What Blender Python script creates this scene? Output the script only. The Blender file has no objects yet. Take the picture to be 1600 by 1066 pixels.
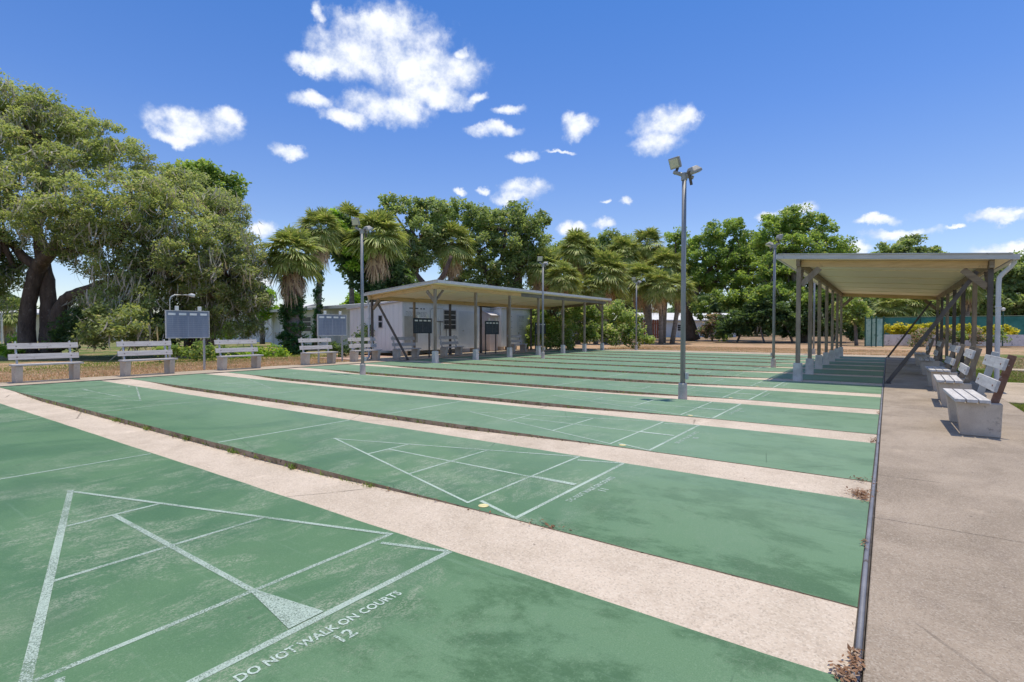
import bpy, bmesh, math, random
import numpy as np
from mathutils import Vector, Matrix, Euler
R = math.radians
S = bpy.context.scene
COL = S.collection
random.seed(7)

# ---------------------------------------------------------------- camera
CAM_H = 1.26
F_PX = 824.0                       # focal length in pixels of the 1600 px wide photograph
YAW = math.atan2(588, F_PX)
PITCH = math.atan2(18.5, F_PX)
cd = bpy.data.cameras.new('camera'); cam = bpy.data.objects.new('camera', cd); COL.objects.link(cam)
cd.sensor_width = 36; cd.lens = 36 * F_PX / 1600; cd.clip_start = .05; cd.clip_end = 3000
cam.location = (0, 0, CAM_H)
cam.rotation_euler = (math.pi / 2 - PITCH, 0, YAW)
S.camera = cam
S.render.resolution_x = 1024; S.render.resolution_y = 682

FW = Vector((-math.sin(YAW) * math.cos(PITCH), math.cos(YAW) * math.cos(PITCH), -math.sin(PITCH)))
RT = Vector((math.cos(YAW), math.sin(YAW), 0)); UP = RT.cross(FW)
def ray(u, v): return FW + RT * ((u - 800) / F_PX) + UP * ((533 - v) / F_PX)
def spot(u, v, d):
    """world point seen in the photograph at column u, row v, d metres ahead of the lens"""
    return Vector((0, 0, CAM_H)) + ray(u, v) * d
def base(u, d, z=0.0):
    p = spot(u, 514.5, d); return Vector((p.x, p.y, z))
def y_at(u, x):
    """y on the line x = const for photo column u"""
    r = ray(u, 514.5); return r.y * x / r.x

# ---------------------------------------------------------------- node helpers
def new_mat(name):
    m = bpy.data.materials.new(name); m.use_nodes = True
    nt = m.node_tree; nt.nodes.clear()
    return m, nt
class N:
    def __init__(s, nt): s.nt = nt
    def node(s, t, **kw):
        n = s.nt.nodes.new(t)
        for k, v in kw.items(): setattr(n, k, v)
        return n
    def link(s, a, b): s.nt.links.new(a, b)
    def put(s, inp, v):
        if hasattr(v, 'is_output') or isinstance(v, bpy.types.NodeSocket): s.link(v, inp)
        else:
            if inp.type == 'RGBA' and isinstance(v, (tuple, list)) and len(v) == 3: v = (*v, 1)
            inp.default_value = v
    def math(s, op, a, b=None, c=None, clamp=False):
        n = s.node('ShaderNodeMath', operation=op, use_clamp=clamp)
        s.put(n.inputs[0], a)
        if b is not None: s.put(n.inputs[1], b)
        if c is not None: s.put(n.inputs[2], c)
        return n.outputs[0]
    def vdot(s, a, b):
        n = s.node('ShaderNodeVectorMath', operation='DOT_PRODUCT'); s.put(n.inputs[0], a); s.put(n.inputs[1], b); return n.outputs['Value']
    def noise(s, vec, scale, detail=4, rough=.55, dist=0, stretch=None):
        if stretch:
            mp = s.node('ShaderNodeMapping'); s.link(vec, mp.inputs[0]); mp.inputs['Scale'].default_value = stretch; vec = mp.outputs[0]
        n = s.node('ShaderNodeTexNoise'); s.link(vec, n.inputs['Vector'])
        n.inputs['Scale'].default_value = scale; n.inputs['Detail'].default_value = detail
        n.inputs['Roughness'].default_value = rough; n.inputs['Distortion'].default_value = dist
        return n.outputs['Fac']
    def ramp(s, fac, lo, hi, a=0., b=1.):
        n = s.node('ShaderNodeMapRange', interpolation_type='SMOOTHSTEP'); s.put(n.inputs[0], fac)
        n.inputs[1].default_value = lo; n.inputs[2].default_value = hi; n.inputs[3].default_value = a; n.inputs[4].default_value = b
        return n.outputs[0]
    def mix(s, fac, a, b, mode='MIX'):
        n = s.node('ShaderNodeMix', data_type='RGBA', blend_type=mode)
        s.put(n.inputs[0], fac); s.put(n.inputs[6], a); s.put(n.inputs[7], b); return n.outputs[2]
    def bump(s, h, strength=.3, dist=.01):
        n = s.node('ShaderNodeBump'); s.link(h, n.inputs['Height']); n.inputs['Strength'].default_value = strength; n.inputs['Distance'].default_value = dist
        return n.outputs[0]
    def principled(s, color, rough=.7, normal=None, metallic=0, spec=.5):
        n = s.node('ShaderNodeBsdfPrincipled'); s.put(n.inputs['Base Color'], color); s.put(n.inputs['Roughness'], rough)
        n.inputs['Metallic'].default_value = metallic; n.inputs['Specular IOR Level'].default_value = spec
        if normal is not None: s.link(normal, n.inputs['Normal'])
        return n.outputs[0]
    def out(s, sh):
        o = s.node('ShaderNodeOutputMaterial'); s.link(sh, o.inputs['Surface'])
    def obj(s): return s.node('ShaderNodeTexCoord').outputs['Object']
    def pos(s): return s.node('ShaderNodeNewGeometry').outputs['Position']

# ---------------------------------------------------------------- world, sun, exposure
SUN_DIR = Vector((.07, .13, 1)).normalized()
w = bpy.data.worlds.new('World'); S.world = w; w.use_nodes = True
nt = w.node_tree; nt.nodes.clear(); n = N(nt)
sky = n.node('ShaderNodeTexSky', sky_type='NISHITA'); sky.sun_disc = False
sky.sun_elevation = math.asin(SUN_DIR.z); sky.sun_rotation = math.atan2(SUN_DIR.x, SUN_DIR.y)
sky.air_density = 1.0; sky.dust_density = .35; sky.ozone_density = 2.2
dirv = n.node('ShaderNodeTexCoord').outputs['Generated']
CLOUDS = [(612,62,88,46),(560,88,72,38),(655,108,88,44),(600,168,78,26),(535,182,40,13),(692,150,52,22),(500,96,44,15),(722,108,24,20),
  (585,28,58,14),(500,20,12,15),(484,156,30,14),(748,148,16,8),(300,196,56,26),(352,184,26,15),(272,214,34,10),(458,240,24,12),(408,352,24,13),
  (415,445,18,10),(772,203,42,11),(796,172,24,8),(905,196,26,19),(893,182,14,12),(1040,192,46,26),(1032,222,36,20),(1078,184,20,13),(816,245,24,8),(826,296,40,16),
  (808,306,30,10),(760,297,12,6),(724,300,12,5),(945,313,9,4),(980,313,11,7),(888,362,22,13),(940,354,20,9),(1240,326,26,9),(1198,334,14,8),
  (1376,346,32,8),(1412,366,48,9),(1556,340,36,9),(1497,358,13,4),(1572,394,46,15),(1340,386,18,9),(880,236,24,4),(720,80,10,10),(250,430,30,14)]
sep = n.node('ShaderNodeSeparateXYZ'); n.link(dirv, sep.inputs[0])
# ragged edges: the look-up direction itself is pushed about by two noises
nz1 = n.node('ShaderNodeTexNoise'); n.link(dirv, nz1.inputs['Vector']); nz1.inputs['Scale'].default_value = 14; nz1.inputs['Detail'].default_value = 7; nz1.inputs['Roughness'].default_value = .62
off = n.node('ShaderNodeVectorMath', operation='SUBTRACT'); n.link(nz1.outputs['Color'], off.inputs[0]); off.inputs[1].default_value = (.5, .5, .5)
offs = n.node('ShaderNodeVectorMath', operation='SCALE'); n.link(off.outputs[0], offs.inputs[0]); offs.inputs['Scale'].default_value = .06
wd = n.node('ShaderNodeVectorMath', operation='ADD'); n.link(dirv, wd.inputs[0]); n.link(offs.outputs[0], wd.inputs[1]); wd = wd.outputs[0]
mask = None
specs = []
for (u, v, rx, ry) in CLOUDS:
    d = ray(u, v); L = d.length; specs.append((d.normalized(), rx / F_PX / L * 1.02, ry / F_PX / L * 1.02))
for d, rx, ry in specs:
    side = d.cross(Vector((0, 0, 1))).normalized(); upv = side.cross(d).normalized()
    a = n.vdot(wd, tuple(side / rx)); b = n.vdot(wd, tuple(upv / ry))
    q = n.math('ADD', n.math('MULTIPLY', a, a), n.math('MULTIPLY', b, b))
    m_ = n.math('SUBTRACT', 1.0, q)
    f_ = n.math('GREATER_THAN', n.vdot(wd, tuple(d)), .3)
    m_ = n.math('SUBTRACT', m_, n.math('MULTIPLY', n.math('SUBTRACT', 1.0, f_), 50.0))
    mask = m_ if mask is None else n.math('SMOOTH_MAX', mask, m_, .35)
fine = n.noise(dirv, 34, 8, .62)
wisp = n.noise(dirv, 11, 6, .6)
den = n.math('ADD', mask, n.math('MULTIPLY', n.math('SUBTRACT', fine, .5), 2.3))
den = n.math('ADD', den, n.math('MULTIPLY', n.math('SUBTRACT', wisp, .5), 1.6))
alpha = n.ramp(den, -.50, 1.15, 0, .95)
# unseen clouds overhead and behind the camera, added to whiten and lift the fill
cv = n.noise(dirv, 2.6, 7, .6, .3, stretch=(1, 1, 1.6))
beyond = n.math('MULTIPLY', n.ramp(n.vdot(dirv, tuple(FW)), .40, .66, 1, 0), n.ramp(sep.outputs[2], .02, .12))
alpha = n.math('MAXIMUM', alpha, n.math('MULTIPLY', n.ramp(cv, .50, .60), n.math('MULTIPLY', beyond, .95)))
shade = n.ramp(n.math('ADD', n.noise(dirv, 20, 5, .6, stretch=(1, 1, 1.7)), n.math('MULTIPLY', den, .16)), .38, .72)
ccol = n.mix(shade, (4.0, 4.5, 5.5), (6.2, 6.35, 6.6))
# colour of the air: deeper blue overhead, pale periwinkle by the horizon
tr_ = n.node('ShaderNodeValToRGB'); n.link(sep.outputs[2], tr_.inputs[0]); cr_ = tr_.color_ramp
cr_.elements[0].position = 0; cr_.elements[0].color = (.92, .90, .95, 1); cr_.elements[1].position = 1; cr_.elements[1].color = (.30, .57, .90, 1)
for p_, c_ in ((.20, (.64, .70, .89, 1)), (.36, (.46, .64, .95, 1)), (.52, (.34, .60, .95, 1))): e_ = cr_.elements.new(p_); e_.color = c_
tint = tr_.outputs[0]
skyc = n.mix(1.0, sky.outputs[0], tint, 'MULTIPLY')
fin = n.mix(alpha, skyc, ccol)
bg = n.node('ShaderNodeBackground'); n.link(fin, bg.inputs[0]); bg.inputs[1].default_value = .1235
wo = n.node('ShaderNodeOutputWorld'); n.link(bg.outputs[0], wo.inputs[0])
sd = bpy.data.lights.new('sun', 'SUN'); so = bpy.data.objects.new('sun', sd); COL.objects.link(so)
sd.energy = 2.8; sd.angle = R(.5); sd.color = (1, .90, .72)
so.rotation_euler = SUN_DIR.to_track_quat('Z', 'Y').to_euler(); so.location = (0, 0, 30)
S.view_settings.view_transform = 'Standard'; S.view_settings.look = 'None'; S.view_settings.gamma = 1
S.view_settings.use_curve_mapping = False; S.view_settings.exposure = .50

# ---------------------------------------------------------------- materials
M = {}
def rough_mat(name, c1, c2, scale=3, fine=60, rough=.85, bump=.3, bdist=.004, c3=None, t3=(.6, .75), metallic=0, spec=.4, stretch=None, finemix=.25, coords='obj'):
    m, t = new_mat(name); k = N(t); v = k.obj() if coords == 'obj' else k.pos()
    a = k.noise(v, scale, 5, .6, stretch=stretch); f = k.noise(v, fine, 4, .7, stretch=stretch)
    col = k.mix(k.ramp(a, .3, .7), c1, c2)
    dark = tuple(x * .55 for x in c1); col = k.mix(k.math('MULTIPLY', k.ramp(f, .45, .75), finemix), col, dark)
    if c3: col = k.mix(k.ramp(k.noise(v, scale * 2.3, 5, .65), *t3), col, c3)
    k.out(k.principled(col, rough, k.bump(k.math('ADD', f, a), bump, bdist), metallic, spec)); M[name] = m; return m

def court_mat():
    m, t = new_mat('green_court_paint'); k = N(t); p = k.pos()
    sx = k.node('ShaderNodeSeparateXYZ'); k.link(p, sx.inputs[0]); X = sx.outputs[0]
    oi = k.node('ShaderNodeObjectInfo').outputs['Random']
    shift = k.node('ShaderNodeVectorMath', operation='ADD'); k.link(p, shift.inputs[0])
    cmb = k.node('ShaderNodeCombineXYZ'); k.link(k.math('MULTIPLY', oi, 37.0), cmb.inputs[0]); k.link(cmb.outputs[0], shift.inputs[1]); q = shift.outputs[0]
    mid = k.math('ABSOLUTE', k.math('ADD', X, 7.93))            # distance from the middle of the court
    big = k.noise(q, .75, 5, .62, 1.2)
    dark, lite, mint = (.070, .163, .076), (.102, .208, .102), (.130, .240, .132)
    col = k.mix(k.ramp(big, .32, .62), dark, lite)
    # standing areas at either end: pale mint paint with darker foot-worn clouds
    endz = k.ramp(mid, 5.6, 6.6)
    cl = k.noise(q, 1.3, 9, .74, .25, stretch=(1, 1.5, 1))
    col = k.mix(k.math('MULTIPLY', endz, .85), col, k.mix(k.ramp(cl, .40, .54), (.052, .125, .055), mint))
    # scuffed grey-white wear in the scoring diamonds
    zone = k.math('MULTIPLY', k.ramp(mid, .6, 2.6), k.ramp(mid, 5.9, 6.5, 1, 0))
    w1 = k.noise(q, 1.7, 7, .72, .5, stretch=(1.3, .75, 1)); w2 = k.noise(q, 95, 3, .85, stretch=(1.1, .6, 1)); w3 = k.noise(q, 16, 5, .75, stretch=(1.6, .55, 1))
    wear = k.math('MULTIPLY', k.ramp(w1, .45, .60), k.ramp(k.math('ADD', k.math('MULTIPLY', w2, .62), k.math('MULTIPLY', w3, .38)), .47, .57))
    wear = k.math('MULTIPLY', wear, k.math('ADD', .12, k.math('MULTIPLY', zone, .72)))
    col = k.mix(wear, col, (.35, .385, .30))
    br = k.math('MULTIPLY', k.ramp(k.noise(q, .9, 4, .6, 0, stretch=(1, 1.3, 1)), .52, .72), k.math('MULTIPLY', zone, .30))
    col = k.mix(br, col, (.13, .19, .12))
    # disc streaks down the length
    st = k.noise(q, 3.0, 6, .7, 0, stretch=(.22, 6, 1)); col = k.mix(k.math('MULTIPLY', k.ramp(st, .56, .74), .30), col, (.22, .34, .24))
    f = k.noise(q, 160, 3, .7); col = k.mix(k.ramp(f, .35, .70, .0, .42), col, (.045, .115, .055)); col = k.mix(k.ramp(k.noise(q, 60, 4, .8), .52, .68, 0, .30), col, (.20, .31, .20))
    sp = k.noise(q, 85, 2, .6); col = k.mix(k.ramp(sp, .68, .78, 0, .5), col, (.36, .42, .32))
    # dark drip spots, leaf stains
    ds = k.noise(q, 9, 2, .5); col = k.mix(k.ramp(ds, .735, .775, 0, .55), col, (.06, .10, .06))
    # the courts beyond the first are chalkier, paler paint
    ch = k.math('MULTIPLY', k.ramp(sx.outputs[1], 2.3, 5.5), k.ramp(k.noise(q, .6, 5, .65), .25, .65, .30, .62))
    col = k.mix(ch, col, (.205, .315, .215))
    # fine crazing cracks
    vo = k.node('ShaderNodeTexVoronoi', feature='DISTANCE_TO_EDGE'); k.link(q, vo.inputs['Vector']); vo.inputs['Scale'].default_value = .55
    cr = k.math('MULTIPLY', k.math('LESS_THAN', vo.outputs[0], .0016), k.ramp(k.noise(q, .5, 3, .6), .52, .58)); col = k.mix(k.math('MULTIPLY', cr, .6), col, (.03, .07, .04))
    h = k.math('ADD', k.math('MULTIPLY', f, .6), w1)
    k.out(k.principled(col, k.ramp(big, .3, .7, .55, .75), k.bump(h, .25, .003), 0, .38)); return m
M['court'] = court_mat()

def concrete(name, c1, c2, agg, agg_amt, stain, scale=1.0, aggscale=70, streak=None):
    m, t = new_mat(name); k = N(t); p = k.pos()
    a = k.noise(p, .8 * scale, 6, .62, .4); b = k.noise(p, 4 * scale, 6, .65, stretch=streak)
    col = k.mix(k.ramp(a, .32, .68), c1, c2)
    col = k.mix(k.math('MULTIPLY', k.ramp(b, .5, .72), .35), col, stain)
    vo = k.node('ShaderNodeTexVoronoi'); k.link(p, vo.inputs['Vector']); vo.inputs['Scale'].default_value = aggscale; vo.inputs['Randomness'].default_value = 1
    vc = k.node('ShaderNodeSeparateColor'); k.link(vo.outputs['Color'], vc.inputs[0])
    col = k.mix(k.math('MULTIPLY', k.ramp(vc.outputs[0], .55, .9), agg_amt), col, agg)
    col = k.mix(k.math('MULTIPLY', k.ramp(vc.outputs[1], .72, .95), agg_amt * .8), col, tuple(x * .5 for x in c1))
    f = k.noise(p, 230, 3, .7); col = k.mix(k.ramp(f, .4, .8, 0, .3), col, tuple(x * .6 for x in c1))
    s = k.noise(p, 14, 3, .5); col = k.mix(k.ramp(s, .70, .78, 0, .55), col, tuple(x * .35 for x in stain))
    cv_ = k.node('ShaderNodeTexVoronoi', feature='DISTANCE_TO_EDGE'); k.link(p, cv_.inputs['Vector']); cv_.inputs['Scale'].default_value = .31
    ck = k.math('MULTIPLY', k.math('LESS_THAN', k.math('ADD', cv_.outputs[0], k.math('MULTIPLY', k.math('SUBTRACT', b, .5), .012)), .0022), k.ramp(k.noise(p, .35, 3, .6), .50, .56)); col = k.mix(k.math('MULTIPLY', ck, .55), col, tuple(x * .3 for x in stain))
    bl = k.noise(p, 2.1, 8, .72, 0, stretch=(1, .55, 1)); col = k.mix(k.ramp(bl, .56, .70, 0, .42), col, tuple(min(1, x * 1.30) for x in c2)); col = k.mix(k.ramp(bl, .44, .32, 0, .30), col, tuple(x * .72 for x in c1))
    h = k.math('ADD', k.math('MULTIPLY', vo.outputs['Distance'], .8), f)
    k.out(k.principled(col, .9, k.bump(h, .5, .004), 0, .3)); M[name] = m
concrete('gutter_concrete', (.51, .425, .335), (.64, .54, .44), (.72, .64, .54), .45, (.36, .28, .215), 1.4, 110)
concrete('walk_concrete', (.255, .205, .155), (.405, .330, .258), (.50, .44, .37), .45, (.235, .19, .16), 1.3, 150, (1, .35, 1))
concrete('strip_concrete', (.37, .30, .225), (.49, .405, .315), (.66, .62, .56), .3, (.38, .30, .24), 1.5, 80)
rough_mat('dirty_edge', (.25, .18, .12), (.42, .33, .24), 9, 60, .95, .8, .01, (.07, .055, .04), (.55, .68), coords='pos')
rough_mat('dark_joint', (.05, .045, .05), (.11, .10, .10), 10, 80, .9)
rough_mat('joint_pipe', (.16, .165, .19), (.24, .245, .28), 4, 90, .55, .2, c3=(.10, .08, .07), t3=(.62, .72), coords='pos')
rough_mat('bench_concrete', (.47, .40, .33), (.60, .53, .45), 4, 90, .92, .5, .004, (.25, .22, .19), (.6, .74), finemix=.35)
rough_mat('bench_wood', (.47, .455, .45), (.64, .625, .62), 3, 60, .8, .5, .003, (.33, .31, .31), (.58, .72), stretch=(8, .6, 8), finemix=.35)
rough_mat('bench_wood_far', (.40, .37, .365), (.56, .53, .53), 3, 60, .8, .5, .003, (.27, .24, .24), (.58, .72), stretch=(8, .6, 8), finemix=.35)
rough_mat('galv', (.42, .43, .44), (.55, .56, .57), 5, 70, .5, .15, .002, metallic=.35)
rough_mat('pole_paint', (.23, .235, .25), (.33, .335, .35), 2, 50, .55, .2, .002, (.16, .12, .10), (.64, .74), metallic=.2, stretch=(4, 4, .6))
rough_mat('rust_metal', (.16, .075, .05), (.26, .15, .11), 9, 80, .8, .4, .003, (.34, .31, .29), (.6, .68))
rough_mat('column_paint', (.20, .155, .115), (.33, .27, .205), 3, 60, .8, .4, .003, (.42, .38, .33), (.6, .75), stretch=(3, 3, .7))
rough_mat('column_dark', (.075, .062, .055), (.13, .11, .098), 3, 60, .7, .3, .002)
rough_mat('pier_white', (.50, .48, .45), (.66, .64, .60), 6, 70, .9, .4, .004, (.36, .33, .30), (.62, .76))
rough_mat('pole_pier', (.44, .40, .37), (.56, .52, .48), 7, 70, .9, .5, .004, (.30, .26, .23), (.6, .74))
rough_mat('fascia_metal', (.50, .49, .49), (.60, .59, .59), 3, 60, .45, .12, .002, (.22, .22, .24), (.64, .76), metallic=.2, stretch=(1, 1, 6))
rough_mat('roof_top', (.10, .10, .11), (.17, .17, .18), 3, 60, .7)
rough_mat('beam_brown', (.20, .145, .095), (.31, .24, .165), 2.5, 60, .75, .4, .003, (.14, .10, .075), (.6, .74), stretch=(1, 1, 9))
rough_mat('beam_golden', (.52, .35, .17), (.66, .46, .24), 2.5, 60, .7, .4, .003, (.30, .20, .11), (.6, .74), stretch=(1, 1, 9))
rough_mat('soffit', (.86, .74, .50), (.90, .80, .56), .9, 50, .6, .1, .002, (.74, .62, .41), (.6, .75), finemix=.08)
rough_mat('gutter_dark', (.11, .11, .12), (.17, .17, .18), 3, 60, .5)
rough_mat('spout_white', (.52, .52, .53), (.64, .64, .65), 3, 40, .5, .1, .002)
rough_mat('lamp_housing', (.30, .295, .28), (.42, .41, .39), 8, 70, .55, .3, .002, (.20, .14, .10), (.62, .72), metallic=.2)
rough_mat('lamp_glass', (.50, .49, .36), (.64, .62, .48), 8, 60, .15, .1, .001, spec=.6)
rough_mat('shed_wall', (.78, .79, .79), (.86, .87, .87), 1.4, 50, .75, .2, .002, (.66, .67, .66), (.64, .78), stretch=(2, 2, .5))
rough_mat('shed_trim', (.56, .54, .54), (.66, .64, .64), 2, 50, .8)
rough_mat('shed_pink', (.64, .56, .54), (.74, .67, .65), 2, 50, .8)
rough_mat('panel_beige', (.42, .41, .38), (.52, .51, .47), 2, 50, .8)
rough_mat('dark_glass', (.015, .02, .025), (.05, .055, .06), 2, 20, .3, .05, .001, spec=.3)
rough_mat('ink', (.06, .06, .07), (.10, .10, .11), 8, 50, .8)
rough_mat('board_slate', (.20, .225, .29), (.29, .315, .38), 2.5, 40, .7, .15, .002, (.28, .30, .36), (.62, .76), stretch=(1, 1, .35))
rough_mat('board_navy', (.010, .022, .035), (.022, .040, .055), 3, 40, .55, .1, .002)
rough_mat('board_line', (.30, .33, .40), (.38, .41, .48), 4, 40, .7)
rough_mat('label_white', (.70, .70, .68), (.80, .80, .78), 6, 60, .7)
rough_mat('house_white', (.60, .63, .66), (.72, .75, .78), 1, 40, .8, .1)
rough_mat('house_cream', (.55, .50, .36), (.64, .58, .42), 1, 40, .8, .1)
rough_mat('house_roof', (.62, .62, .62), (.74, .74, .74), 1, 40, .7, .1)
rough_mat('red_wood', (.22, .075, .045), (.34, .13, .08), 4, 60, .8)
rough_mat('bark_brown', (.085, .06, .048), (.17, .125, .10), 2.5, 14, .95, 1.0, .04, (.24, .20, .17), (.58, .72), stretch=(1.5, 1.5, .45), finemix=.6)
rough_mat('bark_grey', (.13, .115, .10), (.25, .225, .20), 2.5, 14, .95, 1.0, .04, (.08, .065, .055), (.58, .72), stretch=(1.5, 1.5, .45), finemix=.6)
rough_mat('palm_trunk', (.17, .15, .125), (.29, .26, .22), 3, 18, .95, .9, .03, (.10, .085, .07), (.56, .7), stretch=(1, 1, 3.5), finemix=.5)
rough_mat('fence_green', (.01, .07, .055), (.02, .11, .09), 3, 40, .5)
rough_mat('screen_green', (.03, .17, .14), (.08, .28, .24), 1.2, 30, .8, .3, .01)
rough_mat('screen_teal', (.24, .44, .38), (.38, .56, .50), 2.2, 30, .8, .3, .01, (.05, .16, .13), (.55, .7))
rough_mat('low_wall', (.66, .62, .60), (.78, .74, .72), 2.5, 20, .9, .6, .02, (.25, .25, .24), (.55, .7))
rough_mat('brick_pink', (.42, .27, .22), (.52, .36, .30), 5, 50, .9)

def paint_mat(name, col, keep, scale=26):
    """flat court paint, worn through to what lies below"""
    m, t = new_mat(name); k = N(t); p = k.pos()
    a = k.noise(p, scale, 6, .75); b = k.noise(p, 2.2, 4, .6); f = k.noise(p, 140, 3, .7)
    c = k.mix(k.ramp(a, .35, .65), tuple(x * .72 for x in col), col); c = k.mix(k.ramp(f, .45, .8, 0, .3), c, (.25, .33, .27))
    al = k.ramp(k.math('ADD', k.math('MULTIPLY', a, .65), k.math('MULTIPLY', b, .35)), keep - .03, keep + .14)
    s = k.node('ShaderNodeMixShader'); k.link(al, s.inputs[0]); tr = k.node('ShaderNodeBsdfTransparent'); k.link(tr.outputs[0], s.inputs[1])
    k.link(k.principled(c, .7, None, 0, .35), s.inputs[2]); k.out(s.outputs[0]); M[name] = m
paint_mat('line_paint', (.42, .53, .46), .40, 150)
paint_mat('line_paint_faded', (.44, .55, .47), .43, 50)
paint_mat('line_paint_light', (.48, .60, .52), .385, 120)
paint_mat('letter_paint', (.50, .62, .55), .405, 90)
paint_mat('cream_paint', (.78, .70, .36), .25)

def leaf_mat(name, c1, c2, c3=None, p3=.85, trans=.50, rough=.55):
    m, t = new_mat(name); k = N(t)
    g = k.node('ShaderNodeNewGeometry'); rnd = g.outputs['Random Per Island']; v = k.obj()
    a = k.noise(v, .35, 4, .6); b = k.noise(v, 1.6, 3, .6)
    f = k.math('ADD', k.math('MULTIPLY', rnd, .55), k.math('MULTIPLY', k.ramp(k.math('ADD', k.math('MULTIPLY', a, .55), k.math('MULTIPLY', b, .45)), .42, .58), .7), clamp=True)
    col = k.mix(f, c1, c2)
    if c3: col = k.mix(k.math('GREATER_THAN', rnd, p3), col, c3)
    d = k.principled(col, rough, None, 0, .35)
    tl = k.node('ShaderNodeBsdfTranslucent'); k.link(k.mix(1.0, col, (1.6, 1.5, .9), 'MULTIPLY'), tl.inputs[0])
    s = k.node('ShaderNodeMixShader'); s.inputs[0].default_value = trans; k.link(d, s.inputs[1]); k.link(tl.outputs[0], s.inputs[2]); k.out(s.outputs[0]); M[name] = m
leaf_mat('leaf_oak', (.13, .18, .07), (.34, .42, .17), (.42, .42, .26), .92)
leaf_mat('leaf_oak_pale', (.15, .205, .085), (.38, .46, .19), (.44, .43, .30), .91)
leaf_mat('leaf_green', (.09, .17, .05), (.32, .46, .12), (.44, .48, .18), .90)
leaf_mat('leaf_bright', (0.101, 0.230, 0.029), (0.345, 0.546, 0.071), (0.431, 0.517, 0.086), .9)
leaf_mat('leaf_dark', (.045, .09, .04), (.12, .20, .075), (.22, .30, .11), .93)
leaf_mat('leaf_mid', (.115, .18, .08), (.31, .41, .16), (.40, .42, .25), .92)
leaf_mat('leaf_far', (0.079, 0.130, 0.065), (0.180, 0.259, 0.122))
leaf_mat('leaf_bush', (0.104, 0.181, 0.048), (0.360, 0.471, 0.152), (0.582, 0.554, 0.333), .90)
leaf_mat('leaf_vine', (0.040, 0.122, 0.046), (0.112, 0.255, 0.091), (0.264, 0.385, 0.142), .95)
leaf_mat('leaf_yellow', (.32, .33, .04), (.74, .66, .07), (.20, .26, .04), .8)
leaf_mat('leaf_flower', (.28, .19, .14), (.62, .50, .48), (.10, .17, .05), .55)
leaf_mat('moss', (0.296, 0.278, 0.244), (0.540, 0.504, 0.440), (0.378, 0.396, 0.288), .85, .25, .9)
leaf_mat('frond', (.14, .20, .055), (.42, .50, .16), (.54, .53, .25), .84, .3)
leaf_mat('frond_dry', (0.377, 0.284, 0.180), (0.686, 0.549, 0.361), (0.275, 0.189, 0.138), .8, .2, .9)
leaf_mat('dead_leaf', (.13, .065, .035), (.30, .17, .10), (.38, .27, .19), .8, .1, .9)
leaf_mat('grass_dry', (.44, .29, .17), (.66, .48, .32), (.24, .27, .10), .86, .15, .8)
leaf_mat('grass_green', (.08, .15, .025), (.22, .32, .055), (.34, .30, .12), .80, .3, .7)

def ground_mat():
    m, t = new_mat('dry_lawn'); k = N(t); p = k.pos()
    s = k.node('ShaderNodeSeparateXYZ'); k.link(p, s.inputs[0]); X, Y = s.outputs[0], s.outputs[1]
    a = k.noise(p, .35, 6, .62, .5); b = k.noise(p, 3.2, 6, .65); f = k.noise(p, 45, 4, .75)
    tan = k.mix(k.ramp(b, .3, .7), (.42, .265, .16), (.60, .41, .27)); green = k.mix(k.ramp(b, .3, .7), (.085, .135, .03), (.18, .23, .065))
    # greener lawn beyond the verge on the left and round the right-hand path
    wl = k.ramp(X, -30, -21.5, .20, 0); wr = k.math('MULTIPLY', k.ramp(X, 1.0, 3.0, 0, .30), k.ramp(Y, 30, 40, 1, .2))
    gf = k.ramp(k.math('ADD', a, k.math('ADD', wl, wr)), .53, .75)
    col = k.mix(gf, tan, green)
    col = k.mix(k.math('MULTIPLY', k.ramp(Y, 46, 52), k.ramp(k.noise(p, .8, 4, .6), .35, .6)), col, (.17, .125, .085))
    col = k.mix(k.ramp(f, .35, .75, 0, .6), col, k.mix(.5, col, (.06, .05, .02)))
    col = k.mix(k.ramp(k.noise(p, 9, 3, .6), .62, .75, 0, .5), col, (.46, .36, .24))
    k.out(k.principled(col, .95, k.bump(k.math('ADD', f, b), .9, .03), 0, .2)); M['lawn'] = m
ground_mat()

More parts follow.
